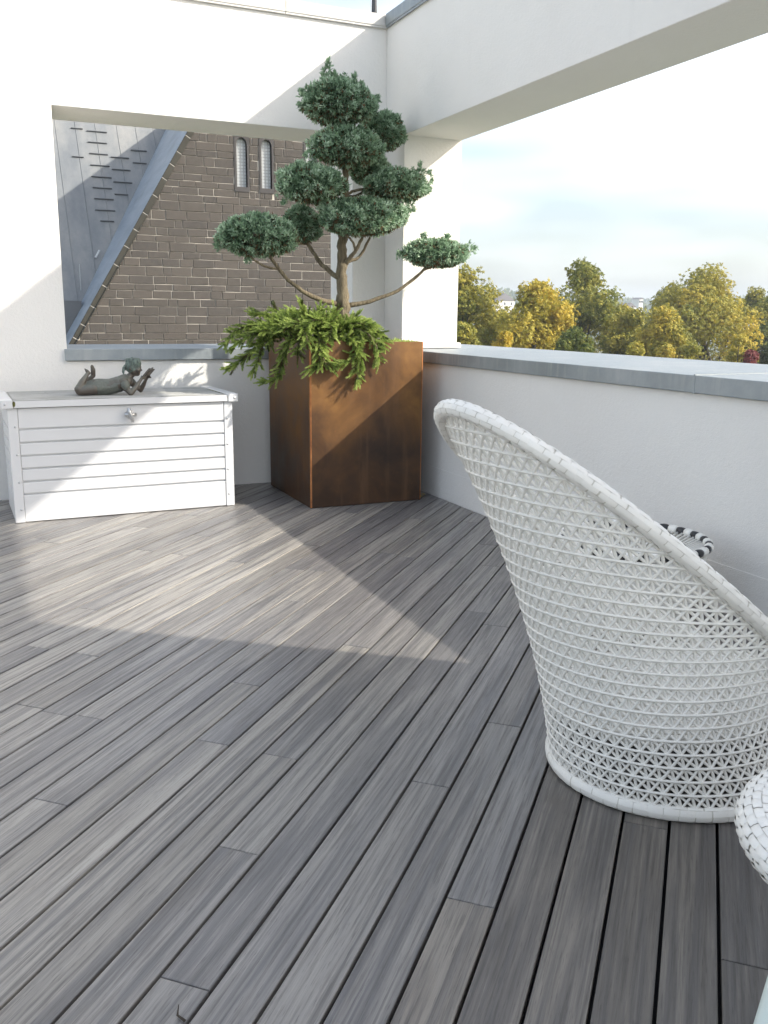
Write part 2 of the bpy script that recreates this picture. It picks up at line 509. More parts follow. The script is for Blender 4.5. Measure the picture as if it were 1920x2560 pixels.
def frame_wall(name, parent, us, zs, place, mat):
    """slab with one opening: us=(u0,ua,ub,u1) zs=(z0,za,zb,z1); place(u,z,side)"""
    mb = MB(); V = []
    for sd in (0, 1):
        for z in zs:
            for u in us: V.append(place(u, z, sd))
    F = []
    for j in range(3):
        for i in range(3):
            if i == 1 and j == 1: continue
            a = j*4+i
            F.append((a, a+1, a+5, a+4)); F.append((16+a+4, 16+a+5, 16+a+1, 16+a))
    rim = [0, 1, 2, 3, 7, 11, 15, 14, 13, 12, 8, 4]
    for i in range(12):
        a, b = rim[i], rim[(i+1) % 12]; F.append((b, a, a+16, b+16))
    ho = [5, 6, 10, 9]
    for i in range(4):
        a, b = ho[i], ho[(i+1) % 4]; F.append((a, b, b+16, a+16))
    mb.add(V, F)
    o = mb.build(name, mat, parent, bevel=.004, seg=1)
    bm = bmesh.new(); bm.from_mesh(o.data); bmesh.ops.recalc_face_normals(bm, faces=bm.faces); bm.to_mesh(o.data); bm.free()
    return o

bw = empty('terrace_wall', (0, WY, 0))
tag(bw, 'white rendered back wall with a large window-like opening behind the storage box', 'wall', 'terrace walls')
def in_local(o, parent):   # keep world coordinates for meshes modelled in world space
    o.matrix_parent_inverse = Matrix.Translation(parent.location).inverted()
    return o
o = frame_wall('wall_body', bw, (-4.5, OX0, OX1, 4.04), (-.15, ZS, OZ1, ZT), lambda u, z, s: (u, WY + s*TH, z), M['plaster']); in_local(o, bw)
# top coping sheets (three lengths, joints visible)
xs = [-4.5, -2.1, 0.25, 2.55, 4.07]
for i in range(4):
    in_local(bx('coping_sheet', M['zinc_pale'], bw, xs[i], xs[i+1]-.004, WY-.03, WY+TH+.03, ZT-.005, ZT+.09, .004), bw)
    in_local(bx('coping_drip', M['zinc_pale'], bw, xs[i], xs[i+1]-.006, WY-.024, WY-.012, ZT-.02, ZT-.005), bw)
# sill sheet of the opening
sm = MB().prism([(WY-.035, ZS+.004), (WY-.035, ZS+.097), (WY+TH+.03, ZS+.115), (WY+TH+.03, ZS+.004)], OX0-.02, OX1-.004, 'x')
in_local(sm.build('sill_sheet', M['zinc'], bw, bevel=.004), bw)
in_local(bx('base_board', M['plaster'], bw, -4.5, WX-.005, WY-.0022, WY+.05, -.02, .235, .001), bw)

rw = empty('terrace_wall', (WX, 2, 0))
tag(rw, 'white rendered right wall with overhead beam above an open view to the trees', 'wall', 'terrace walls')
o = frame_wall('wall_body', rw, (-3.0, RY0, RY1, WY-.002), (-.15, ZS, RZ1, ZT), lambda u, z, s: (WX + s*TH, u, z), M['plaster']); in_local(o, rw)
in_local(bx('parapet_ledge', M['plaster'], rw, WX+TH+.002, 4.66, -3.0, 9.3, -.6, ZS), rw)
ys = [-3.0, -.6, 1.95, 4.3, WY-.034]
for i in range(4):
    in_local(bx('coping_sheet', M['zinc'], rw, WX-.03, WX+TH+.03, ys[i], ys[i+1]-.004, ZT-.005, ZT+.09, .004), rw)
    in_local(bx('coping_drip', M['zinc'], rw, WX-.024, WX-.012, ys[i], ys[i+1]-.006, ZT-.02, ZT-.005), rw)
ys = [RY0+.003, 3.72, RY1-.003]
for i in range(2):
    mb = MB().prism([(WX-.035, ZS+.002), (WX-.035, ZS+.095), (4.70, ZS+.099), (4.70, ZS+.002)], -ys[i], -(ys[i+1]-.002), 'y')
    mb.v = [(a, -b, c) for a, b, c in mb.v]
    ob = mb.build('parapet_sheet', M['zinc'], rw, bevel=.004); in_local(ob, rw)
in_local(bx('parapet_sheet', M['zinc'], rw, WX+TH+.004, 4.70, RY1+.001, 9.3, ZS+.002, ZS+.098, .003), rw)
in_local(bx('parapet_sheet', M['zinc'], rw, WX+TH+.004, 4.70, -3.0, RY0-.001, ZS+.002, ZS+.098, .003), rw)
# sheet seam on the near parapet
in_local(bx('sheet_seam', M['zinc'], rw, WX-.037, 4.702, 3.712, 3.724, ZS-.001, ZS+.1005), rw)
in_local(bx('column_skirting', M['plaster'], rw, WX+.004, WX+TH+.03, RY1-.035, RY1+.01, ZS+.101, ZS+.150, .012), rw)
in_local(bx('base_board', M['plaster'], rw, WX-.0022, WX+.05, -3.0, WY-.008, -.02, .243, .001), rw)

# the building below (carries the terrace)
bb = empty('building_storeys', (0, 0, -16))
tag(bb, kind='structure')
in_local(bx('facade', M['plaster'], bb, -9, 4.60, -9, WY+TH-.02, -16, -.62), bb)

# ------------------------------------------------------------------ deck
deck = bx('deck', M['dark'], None, -3.5, WX+.3, -1.5, WY+.3, -.14, -.05)
tag(deck, kind='structure')
A = R(43.3)
DV = np.array([math.sin(A), math.cos(A)]); NV = np.array([math.cos(A), -math.sin(A)])
PITCH, OFF = .1362, -1.216
JOINTS = {-13: [3.70, 6.9], -12: [3.16], -10: [3.16, 6.37], -9: [2.63], -7: [2.63], -5: [2.08], -3: [2.61], -1: [2.60, 5.78], 0: [2.05, 5.27],
          1: [1.54, 4.375], 4: [3.12], 3: [2.60], 5: [2.05], 8: [2.59], 10: [2.05], -2: [3.69, 5.28 + 1.6], 2: [4.2], -11: [4.78], -14: [4.81],
          -19: [5.37], -16: [4.82], -20: [4.32], -8: [4.77], -22: [4.83], -6: [6.36], -4: [5.28], 6: [3.68], 7: [1.54, 4.2], 9: [3.14]}
def clip(poly, a, b, c):     # keep a*x+b*y<=c
    out = []
    for i in range(len(poly)):
        p, q = poly[i], poly[(i+1) % len(poly)]
        fp, fq = a*p[0]+b*p[1]-c, a*q[0]+b*q[1]-c
        if fp <= 0: out.append(p)
        if (fp < 0 < fq) or (fq < 0 < fp):
            t = fp/(fp-fq); out.append((p[0]+t*(q[0]-p[0]), p[1]+t*(q[1]-p[1])))
    return out
def inset(poly, d):
    n = len(poly); out = []
    for i in range(n):
        p0, p1, p2 = map(np.array, (poly[i-1], poly[i], poly[(i+1) % n]))
        e1 = (p1-p0)/max(np.linalg.norm(p1-p0), 1e-9); e2 = (p2-p1)/max(np.linalg.norm(p2-p1), 1e-9)
        n1 = np.array([-e1[1], e1[0]]); n2 = np.array([-e2[1], e2[0]])
        b = n1+n2; k = d/max(.35, 1+n1@n2)
        out.append(tuple(p1+b*k))
    return out
def plank(s0, s1, row):
    c0 = OFF + PITCH*row + .0044; c1 = OFF + PITCH*(row+1) - .0044
    corners = [(s0, c0), (s1, c0), (s1, c1), (s0, c1)]
    P = [tuple(DV*s + NV*c) for s, c in corners]
    for a, b, c in ((1, 0, WX-.012), (-1, 0, 3.0), (0, 1, WY-.012), (0, -1, 1.0)):
        P = clip(P, a, b, c)
        if len(P) < 3: return
    ar = sum(P[i][0]*P[(i+1) % len(P)][1]-P[(i+1) % len(P)][0]*P[i][1] for i in range(len(P)))/2
    if abs(ar) < .004: return
    if ar < 0: P = P[::-1]
    cx = sum(q[0] for q in P)/len(P); cy = sum(q[1] for q in P)/len(P)
    # local frame: x along the grain
    L = [((q[0]-cx)*DV[0]+(q[1]-cy)*DV[1], (q[0]-cx)*-DV[1]+(q[1]-cy)*DV[0]) for q in P]
    ar = sum(L[i][0]*L[(i+1) % len(L)][1]-L[(i+1) % len(L)][0]*L[i][1] for i in range(len(L)))
    if ar < 0: L = L[::-1]
    n = len(L); I1 = inset(L, .0008); I2 = inset(L, .003)
    V = [(x, y, -.028) for x, y in L]+[(x, y, -.003) for x, y in L]+[(x, y, -.0008) for x, y in I1]+[(x, y, 0) for x, y in I2]
    F = [tuple(range(3*n, 4*n))]
    for r in range(3):
        for i in range(n):
            j = (i+1) % n; F.append((r*n+i, r*n+j, (r+1)*n+j, (r+1)*n+i))
    shade_row = row+rnd.uniform(-1.5, 1.5)      # rows towards near right darkened as painted shade; the nearest also browner wood
    me = bpy.data.meshes.new('plank'); me.from_pydata(V, [], F); me.materials.append(M['plank_shade_brown' if shade_row > 4.5 else ('plank_shade' if shade_row > -2 else 'plank')])
    ob = bpy.data.objects.new('plank', me); link(ob, deck)
    ob.location = (cx, cy, rnd.uniform(-.0008, .0008)); ob.rotation_euler = (0, 0, math.atan2(DV[1], DV[0]))
rows = range(-46, 26)
for row in rows:
    cs = list(JOINTS.get(row, []))
    if not cs: cs = [2.06 + .54*rnd.randint(0, 7)]
    lo = min(cs)
    while lo > -2.5: lo -= .54*rnd.randint(4, 7); cs.append(lo)
    hi = max(cs)
    while hi < 9: hi += .54*rnd.randint(4, 7); cs.append(hi)
    cs.sort()
    for a, b in zip(cs[:-1], cs[1:]): plank(a+.0012, b-.0012, row)

# ------------------------------------------------------------------ corten planter
PX0, PX1, PY0, PY1, PH = 2.308, 3.279, 6.603, 7.69, 1.297
pl = empty('planter', (2.79, 7.15, 0))
tag(pl, 'tall rusty brown steel planter box in the terrace corner', 'planter')
T_ = .006
def pbox(name, m, *a, bevel=0.0): return in_local(bx(name, m, pl, *a, bevel=bevel), pl)
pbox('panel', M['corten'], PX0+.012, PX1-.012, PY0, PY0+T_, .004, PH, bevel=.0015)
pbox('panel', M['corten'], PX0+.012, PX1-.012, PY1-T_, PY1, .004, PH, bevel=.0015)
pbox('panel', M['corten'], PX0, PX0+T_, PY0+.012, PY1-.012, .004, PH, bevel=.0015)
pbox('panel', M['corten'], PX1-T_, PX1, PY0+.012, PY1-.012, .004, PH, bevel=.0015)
for (x, sx) in ((PX0, 1), (PX1, -1)):
    for (y, sy) in ((PY0, 1), (PY1, -1)):
        n = 5; q = []
        r = .016
        for k in range(n+1):
            a = math.pi/2*k/n
            q.append((x+sx*(r-r*math.sin(a)), y+sy*(r-r*math.cos(a))))
        q.append((x+sx*.008, y+sy*r)); q.append((x+sx*r, y+sy*.008))
        in_local(MB().prism(q, .004, PH-.001, 'z').build('corner_weld', M['corten_edge'], pl), pl)
pbox('rim_fold', M['corten'], PX0+.007, PX1-.007, PY0+.007, PY0+.03, PH-.006, PH-.001)
pbox('rim_fold', M['corten'], PX0+.007, PX1-.007, PY1-.03, PY1-.007, PH-.006, PH-.001)
pbox('rim_fold', M['corten'], PX0+.007, PX0+.03, PY0+.031, PY1-.031, PH-.006, PH-.001)
pbox('rim_fold', M['corten'], PX1-.03, PX1-.007, PY0+.031, PY1-.031, PH-.006, PH-.001)
pbox('soil', M['soil'], PX0+.008, PX1-.008, PY0+.008, PY1-.008, PH-.35, PH-.035)

# ------------------------------------------------------------------ cloud pruned juniper
def mk_noise(seed, k=14, f=1.0):
    g = np.random.default_rng(seed)
    w = g.normal(size=(k, 3))*f; ph = g.uniform(0, 6.28, k); am = g.uniform(.4, 1, k); am /= am.sum()
    return lambda p_: (np.sin(p_@w.T+ph)*am).sum(-1)*2.0
tree = empty('cloud_pruned_juniper', (2.787, 7.15, PH-.04))
tag(tree, 'cloud-pruned blue-green juniper tree with rounded foliage pads in the rusty planter', 'tree')
def cp(x, y): return (500+x/2.304, 130+y/2.304)     # reading off an enlarged view of the photograph
TY = 7.15
def tp(x, y, dy=0.0):
    a = cp(x, y); return at(a[0], a[1], TY+dy)
trunk_pts = [tp(822, 1560), tp(822, 1500), tp(820, 1420), tp(818, 1330), tp(820, 1230), tp(820, 1120), tp(822, 1020), tp(828, 900), tp(838, 780), tp(838, 690), tp(826, 600, .02), tp(815, 520, .02), tp(800, 430, .02), tp(795, 330, .02), tp(770, 220, .02)]
trunk_r = [.066, .058, .050, .044, .041, .040, .038, .034, .026, .023, .021, .018, .015, .011, .005]
def resample(pts, rad, n, wob, seed):
    pts = np.array(pts); rad = np.array(rad); s = np.r_[0, np.cumsum(np.linalg.norm(np.diff(pts, axis=0), axis=1))]
    t = np.linspace(0, s[-1], n)
    # smooth interpolation
    P = np.stack([np.interp(t, s, pts[:, i]) for i in range(3)], 1)
    K = np.array([.25, .5, .25])
    for _ in range(3):
        Q = P.copy(); Q[1:-1] = .25*P[:-2]+.5*P[1:-1]+.25*P[2:]; P = Q
    g = np.random.default_rng(seed)
    rr = np.interp(t, s, rad)
    P[1:-1] += g.normal(size=(n-2, 3))*(rr[1:-1]*wob)[:, None]
    rr = rr*(1+g.normal(size=n)*.05)
    return P, rr
def add_branch(name, pts, rad, parent, n=24, seed=1, wob=.12, mat='bark', sides=9):
    P, rr = resample(pts, rad, n, wob, seed)
    ob = MB().tube(P, list(rr), sides).build(name, M[mat], parent, smooth=True)
    return in_local(ob, parent) if parent is not None else ob
trk = add_branch('trunk', trunk_pts, trunk_r, tree, 60, 3, .10, sides=14)
BR = [
  ([tp(785, 1450), tp(700, 1432, -.05), tp(600, 1385, -.10), tp(510, 1320, -.14), tp(440, 1235, -.16), tp(395, 1165, -.16), tp(350, 1090, -.16)], [.024, .020, .017, .015, .013, .011, .007]),
  ([tp(450, 1250, -.155), tp(380, 1240, -.18), tp(310, 1200, -.2), tp(250, 1130, -.2)], [.009, .009, .008, .006]),
  ([tp(800, 1300), tp(745, 1262, .08), tp(705, 1235, .14), tp(690, 1205, .16), tp(640, 1140, .2), tp(595, 1080, .22), tp(585, 1000, .22)], [.022, .019, .019, .018, .016, .013, .008]),
  ([tp(610, 1105, .2), tp(560, 1105, .2), tp(520, 1090, .2)], [.008, .007, .004]),
  ([tp(830, 1225, -.01), tp(880, 1170, -.08), tp(905, 1130, -.12), tp(940, 1060, -.15), tp(960, 980, -.15)], [.021, .018, .015, .012, .007]),
  ([tp(835, 1215), tp(910, 1190, .02), tp(940, 1150, 0), tp(970, 1085, -.03), tp(1010, 1010, -.05)], [.014, .012, .011, .010, .006]),
  ([tp(895, 1145, -.1), tp(880, 1090, -.15), tp(840, 1050, -.2), tp(800, 1000, -.2)], [.010, .009, .008, .006]),
  ([tp(845, 1462), tp(940, 1448, -.02), tp(1040, 1418, -.05), tp(1150, 1370, -.08), tp(1235, 1305, -.1), tp(1290, 1255, -.1), tp(1340, 1190, -.1)], [.022, .018, .016, .014, .013, .012, .007]),
  ([tp(1290, 1255, -.1), tp(1350, 1235, -.1), tp(1420, 1200, -.1)], [.010, .008, .005]),
  ([tp(838, 830), tp(890, 835, .1), tp(930, 815, .16), tp(960, 770, .2), tp(985, 700, .25)], [.014, .012, .011, .010, .006]),
  ([tp(850, 815), tp(920, 790, .02), tp(1000, 800, 0), tp(1100, 800, -.04)], [.012, .011, .010, .006]),
  ([tp(825, 950), tp(760, 920, -.06), tp(690, 880, -.1), tp(640, 830, -.12), tp(600, 780, -.12)], [.018, .016, .014, .011, .007]),
  ([tp(700, 890, -.09), tp(720, 840, -.1), tp(760, 800, -.1)], [.009, .008, .005]),
  ([tp(838, 700), tp(880, 640, -.03), tp(920, 590, -.06)], [.013, .010, .006]),
  ([tp(826, 600), tp(930, 560, .1), tp(1040, 500, .15)], [.012, .010, .006]),
  ([tp(800, 440), tp(850, 380), tp(890, 330, -.03)], [.010, .008, .004]),
  ([tp(800, 440), tp(740, 370), tp(700, 320, -.03)], [.010, .008, .004]),
]
for i, (pts, rad) in enumerate(BR):
    add_branch('branch', pts, rad, tree, 18, 20+i, .15)
PXM = 2.304*2253.8/7.35      # enlarged pixels per metre around the tree
# pads: centre (enlarged px), half width, half height, depth offset, half depth (m)
PADS = [
  (800, 300, 205, 138, -.02, .17), (1055, 468, 128, 118, .20, .14), (848, 552, 205, 118, -.08, .17), (985, 690, 130, 95, .22, .14),
  (642, 765, 190, 122, -.12, .17), (1132, 772, 190, 98, -.04, .17), (905, 958, 225, 118, -.16, .19), (1085, 935, 110, 85, -.06, .14), (335, 1065, 225, 128, -.16, .19),
  (583, 1000, 112, 112, .22, .15), (1362, 1165, 200, 92, -.10, .16),
]
def tufts(points, outward, L, W, per, tint, g, spread=.75):
    n = len(points)
    P = np.repeat(points, per, 0); O = np.repeat(outward, per, 0)
    D = unit(O + g.normal(size=P.shape)*spread)
    P = P + g.normal(size=P.shape)*.004
    S = unit(np.cross(D, g.normal(size=P.shape)))
    Ln = L*g.uniform(.6, 1.35, len(P)); Wn = W*g.uniform(.7, 1.3, len(P))
    T = np.clip(np.repeat(tint, per)+g.normal(size=len(P))*.10, 0, 1)
    return P, D, S, Ln, Wn, T
def pad(cx, cy, hw, hh, dy, hd, seed, n=2600):
    g = np.random.default_rng(seed)
    c = tp(cx, cy+6, dy); rx = hw/PXM*.98-.012; rz = hh/PXM*.98-.012; hd = hd*.92
    n1, n2 = mk_noise(seed+1, 16, 3.2), mk_noise(seed+2, 22, 8.0)
    d = unit(g.normal(size=(n, 3)))
    rr = 1+.15*n1(d)+.18*n2(d)
    dep = np.where(g.uniform(size=n) < .70, g.uniform(.88, 1.06, n), g.uniform(.5, .88, n))
    zz = np.where(d[:, 2] < 0, .72, 1.0)
    e = d*np.array([rx, hd, rz]); e[:, 2] *= zz
    P = c + e*(rr*dep)[:, None]
    O = unit(d/np.array([rx, hd, rz])*rx + np.array([0, 0, .45]))
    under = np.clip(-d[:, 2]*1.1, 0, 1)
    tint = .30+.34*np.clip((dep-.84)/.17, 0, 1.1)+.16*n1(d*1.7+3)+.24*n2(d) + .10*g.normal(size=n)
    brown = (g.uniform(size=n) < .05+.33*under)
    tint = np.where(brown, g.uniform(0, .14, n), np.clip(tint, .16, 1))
    O = unit(O + np.array([0, 0, -.9])*under[:, None])
    return tufts(P, O, .031, .0058, 8, tint, g)
for i, (cx, cy, hw, hh, dy, hd) in enumerate(PADS):
    n = int(2100*(hw/200)*(hh/115)**.6)+500
    a = [pad(cx, cy, hw, hh, dy, hd, 100+i*7, n)]
    g = np.random.default_rng(900+i)
    # stray leaders sticking out of the clipped outline
    lead = {0: [(735, 190, 738, 50, 34), (745, 200, 705, 130, 20), (760, 200, 775, 120, 20), (880, 210, 890, 135, 26), (880, 220, 925, 180, 20), (620, 280, 580, 225, 26), (630, 310, 575, 300, 20), (990, 300, 1015, 258, 18), (850, 190, 820, 150, 16)],
            5: [(1255, 700, 1265, 648, 16), (1300, 760, 1330, 745, 14), (1300, 720, 1318, 692, 12)], 7: [(1150, 930, 1230, 905, 24), (1150, 900, 1215, 880, 16)],
            10: [(1290, 1090, 1280, 1058, 12), (1540, 1140, 1580, 1128, 18), (1180, 1160, 1148, 1158, 14), (1400, 1095, 1415, 1068, 14)],
            2: [(660, 560, 610, 590, 16), (690, 610, 640, 630, 14)], 4: [(500, 830, 480, 860, 14)], 8: [(120, 1100, 92, 1110, 14), (300, 1170, 270, 1200, 12)]}.get(i, [])
    for (x0, y0, x1, y1, k) in lead:
        p0, p1 = tp(x0, y0, dy), tp(x1, y1, dy)
        t = np.linspace(0, 1, k)[:, None]
        pts = p0+(p1-p0)*t + g.normal(size=(k, 3))*(.028*(1-t)+.004)
        out = np.repeat(unit((p1-p0)[None]), k, 0)
        a.append(tufts(pts, out, .030, .005, 10, g.uniform(.4, .8, k), g, .55))
    A_ = [np.concatenate([q[j] for q in a]) for j in range(6)]
    ob = quads('foliage_pad', *A_, M['juniper_blue'], tree); in_local(ob, tree)

# ------------------------------------------------------------------ spreading juniper hanging over the planter
jun = empty('creeping_juniper', (2.5, 6.85, PH-.04))
tag(jun, 'bright green creeping juniper spilling over the rim of the rusty planter', 'shrub')
def c8(x, y, Y): return at(556+x/3.53*.985, 746+y/3.53*.98, Y)
g = np.random.default_rng(5)
def spray(seed):
    """one feathery spray along +X about 0.16 long, flat in XY with slight droop"""
    h = np.random.default_rng(seed); P = []; D = []; T = []
    Ls = .20
    for k in range(26):
        t = k/25.0; x = Ls*t
        for b in range(9):
            sd = h.uniform(-1, 1)
            ang = R(48-26*t)*sd
            d = np.array([math.cos(ang), math.sin(ang), h.uniform(-.25, .45)]); d /= np.linalg.norm(d)
            P.append(np.array([x+h.uniform(-.004, .004), math.sin(ang)*.006, -.02*t*t])+d*h.uniform(0, .03)*(1-.7*t)); D.append(d)
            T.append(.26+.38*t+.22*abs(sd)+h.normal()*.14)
    return np.array(P), np.array(D), np.array(T)
SPR = [spray(40+i) for i in range(5)]
JB = [  # branch polylines, enlarged px with depth
  [(1000, 360, 6.85), (700, 230, 6.8), (450, 160, 7.08), (265, 150, 7.08)],
  [(1000, 360, 6.85), (600, 260, 6.94), (300, 230, 7.06), (110, 280, 7.06), (20, 430, 7.08)],
  [(800, 350, 6.8), (450, 280, 7.02), (230, 330, 6.98), (90, 450, 7.02)],
  [(700, 350, 6.8), (400, 330, 7.02), (280, 450, 6.98), (170, 560, 6.99), (40, 650, 7.02)],
  [(700, 350, 6.8), (430, 350, 6.98), (330, 480, 6.92), (320, 580, 6.92), (270, 655, 6.93)],
  [(760, 350, 6.75), (600, 360, 6.78), (540, 480, 6.86), (530, 620, 6.86), (480, 740, 6.86), (360, 765, 6.86)],
  [(760, 330, 6.75), (640, 330, 6.76), (690, 430, 6.7), (680, 510, 6.69)],
  [(800, 300, 6.75), (720, 250, 6.65), (740, 300, 6.57), (770, 400, 6.55)],
  [(900, 360, 6.72), (870, 330, 6.6), (865, 480, 6.545), (880, 600, 6.545), (780, 640, 6.59)],
  [(900, 360, 6.72), (880, 340, 6.6), (900, 560, 6.54), (970, 610, 6.54)],
  [(1000, 340, 6.75), (1130, 360, 6.6), (1210, 430, 6.55), (1245, 540, 6.54), (1200, 660, 6.54), (1220, 750, 6.545)],
  [(1000, 340, 6.75), (1150, 350, 6.6), (1240, 470, 6.54), (1130, 570, 6.54), (1020, 590, 6.54)],
  [(1000, 320, 6.8), (1200, 260, 6.64), (1330, 330, 6.56), (1390, 460, 6.54), (1400, 580, 6.545)],
  [(1000, 320, 6.8), (1230, 220, 6.7), (1380, 290, 6.62), (1450, 420, 6.57)],
  [(900, 340, 6.9), (760, 180, 6.85), (710, 60, 6.85)],
  [(900, 340, 6.9), (850, 170, 6.85), (880, 90, 6.85)],
  [(950, 340, 6.9), (1000, 200, 6.82), (1010, 125, 6.82)],
  [(1000, 340, 6.9), (1150, 200, 6.85), (1210, 160, 6.85)],
  [(1000, 340, 6.9), (600, 170, 7.07), (470, 110, 7.21)],
  [(1000, 340, 6.9), (700, 150, 6.9), (630, 110, 7.07)],
  [(1000, 340, 6.8), (880, 200, 6.62), (800, 190, 6.56), (760, 260, 6.59)],
  [(1000, 340, 6.8), (960, 230, 6.62), (980, 260, 6.55), (960, 370, 6.55)],
  [(1000, 340, 6.8), (560, 220, 6.82), (440, 290, 6.88), (350, 290, 6.86)],
  [(1000, 340, 6.8), (700, 230, 6.65), (600, 220, 6.74), (560, 300, 6.72)],
  [(1000, 340, 6.8), (1150, 220, 6.66), (1260, 230, 6.6), (1330, 260, 6.57)],
  [(1000, 340, 6.9), (1250, 190, 6.95), (1330, 240, 6.95), (1420, 330, 6.9)],
  [(1000, 340, 7.0), (900, 150, 7.05), (1000, 160, 7.1)],
  [(800, 340, 7.0), (700, 160, 7.1), (560, 150, 7.32)],
  [(800, 340, 7.0), (400, 260, 7.31), (250, 280, 7.31), (150, 330, 7.31)],
]
allq = [[], [], [], []]
stem_mb = MB()
for bi, b in enumerate(JB):
    pts = np.array([c8(*q) for q in b])
    P, rr = resample(pts, [.010]+[.006]*(len(pts)-2)+[.002], 26, .3, 300+bi)
    stem_mb.tube(P, list(rr), 5)
    s = np.r_[0, np.cumsum(np.linalg.norm(np.diff(P, axis=0), axis=1))]
    ns = int(s[-1]/.011)+2
    for k in range(ns):
        t = .22+.78*(k/(ns-1))
        x = t*s[-1]; i = min(len(s)-2, int(np.searchsorted(s, x))-1); i = max(i, 0)
        p0 = P[i]; ax = unit((P[min(i+2, len(P)-1)]-P[max(i-1, 0)])[None])[0]
        side = (-1) ** k if k < ns-1 else 0
        up = np.array([0, -.35, 1.0])+g.normal(size=3)*.25
        lat = np.cross(ax, up); lat /= np.linalg.norm(lat)
        d = ax*.8+lat*side*g.uniform(.3, .9)+np.array([0, 0, g.uniform(-.15, .5)])+g.normal(size=3)*.22
        d /= np.linalg.norm(d)
        yv = np.cross(up, d); yv /= np.linalg.norm(yv); zv = np.cross(d, yv)
        Mt = np.stack([d, yv, zv], 1); sc = g.uniform(.24, .50)
        sp = SPR[g.integers(0, 5)]
        allq[0].append(p0+(sp[0]*sc)@Mt.T); allq[1].append(sp[1]@Mt.T)
        tt = sp[2]+g.normal()*.15
        if g.uniform() < .05: tt = tt*.2
        allq[3].append(tt)
# dense mound above the rim
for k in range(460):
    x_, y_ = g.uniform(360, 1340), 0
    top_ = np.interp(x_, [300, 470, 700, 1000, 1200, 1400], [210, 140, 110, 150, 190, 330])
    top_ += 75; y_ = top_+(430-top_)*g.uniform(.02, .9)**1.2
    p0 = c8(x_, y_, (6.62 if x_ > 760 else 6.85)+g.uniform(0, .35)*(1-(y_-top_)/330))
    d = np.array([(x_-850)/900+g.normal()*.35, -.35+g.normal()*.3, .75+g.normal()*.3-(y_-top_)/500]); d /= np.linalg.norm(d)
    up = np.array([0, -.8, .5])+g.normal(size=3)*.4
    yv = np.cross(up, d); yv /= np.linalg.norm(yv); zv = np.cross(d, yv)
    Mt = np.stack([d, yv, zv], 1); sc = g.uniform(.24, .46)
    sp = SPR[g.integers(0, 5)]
    allq[0].append(p0+(sp[0]*sc)@Mt.T); allq[1].append(sp[1]@Mt.T); allq[3].append(sp[2]+g.normal()*.14-.22*(y_-top_)/300)  # sprays deeper in the mound tinted darker, interior shade put into colour
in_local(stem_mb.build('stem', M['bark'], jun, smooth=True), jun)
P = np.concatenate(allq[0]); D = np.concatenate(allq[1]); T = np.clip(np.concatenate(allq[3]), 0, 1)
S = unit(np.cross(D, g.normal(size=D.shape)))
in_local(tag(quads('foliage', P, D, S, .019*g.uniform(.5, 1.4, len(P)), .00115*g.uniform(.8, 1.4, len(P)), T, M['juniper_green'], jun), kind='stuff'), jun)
# low stonecrop along the right rim
n = 420
P = np.stack([g.uniform(2.95, 3.24, n), g.uniform(6.63, 6.95, n), np.full(n, PH-.035)+g.uniform(0, .035, n)*g.uniform(0, 1, n)], 1)
q = tufts(P, np.repeat([[0, 0, 1.0]], n, 0), .028, .0035, 5, g.uniform(.6, 1, n), g, .6)
st = quads('ground_cover', *q, M['juniper_green'])
tag(st, 'pale green low ground cover along the right rim of the planter', 'ground cover', kind='stuff')

# ------------------------------------------------------------------ storage box
BA = math.atan2(6.945-6.893, 1.787-.153)
sb = empty('storage_box', (.153, 6.893, 0), BA)
tag(sb, 'long white metal storage box with grooved front against the back wall', 'storage box')
BL, BD, BH = 1.632, .79, .835
def sbx(name, m, *a, bevel=0.0, parent=None): return bx(name, m, parent or sb, *a, bevel=bevel)
sbx('inner_body', M['boxw'], .02, BL-.02, .018, BD-.01, .012, BH-.01)
PZ = [(.006, .203), (.216, .295), (.308, .389), (.402, .482), (.495, .577), (.590, .674), (.687, .832)]
for z0, z1 in PZ:
    sbx('front_panel', M['boxw'], .068, BL-.068, .002, .0165, z0, z1, bevel=.004)
    sbx('side_panel', M['boxw'], .002, .0185, .068, BD-.06, z0, z1, bevel=.004)
    sbx('side_panel', M['boxw'], BL-.0185, BL-.002, .068, BD-.06, z0, z1, bevel=.004)
for x0, x1 in ((0, .066), (BL-.066, BL)):
    po = MB().box(x0, x1, -.003, .0175, .004, BH).build('corner_post', M['boxw'], sb, bevel=.003)
    for z in (.10, .30, .50, .70):
        MB().sphere(((x0+x1)/2+(.012 if x0 == 0 else -.012), -.004, z), (.008, .004, .008)).build('rivet', M['steel'], po, smooth=True)
    sx = 0 if x0 == 0 else BL-.0165
    sbx('side_post', M['boxw'], sx, sx+.0165, .0185, .066, .004, BH, bevel=.003)
lid = sbx('lid', M['lid'], -.005, BL+.005, -.022, BD+.02, BH+.003, BH+.046, bevel=.006)
for k in range(9):
    y = .03+k*(BD-.06)/8.0
    sbx('lid_rib', M['lid'], .05, BL-.05, y-.014, y+.014, BH+.047, BH+.055, bevel=.004, parent=lid)
sbx('lid_front_edge', M['boxw'], .045, BL-.045, -.0275, -.0225, BH+.002, BH+.05, bevel=.002, parent=lid)
for x0, x1, xc in ((-.042, .038, -.012), (BL-.038, BL+.042, BL+.012)):
    cap = sbx('lid_end_cap', M['boxw'], x0, x1, -.030, BD+.028, BH-.004, BH+.060, bevel=.007)
    MB().sphere((xc, -.031, BH+.028), (.009, .005, .009)).build('screw', M['steel'], cap, smooth=True)
MB().sphere((.047, -.0275, BH+.03), (.010, .003, .020), 8, 6).build('moss_patch', M['moss'], lid, smooth=True)
MB().sphere((BL-.046, .35, BH+.0525), (.006, .30, .003), 8, 6).build('moss_patch', M['moss'], lid, smooth=True)
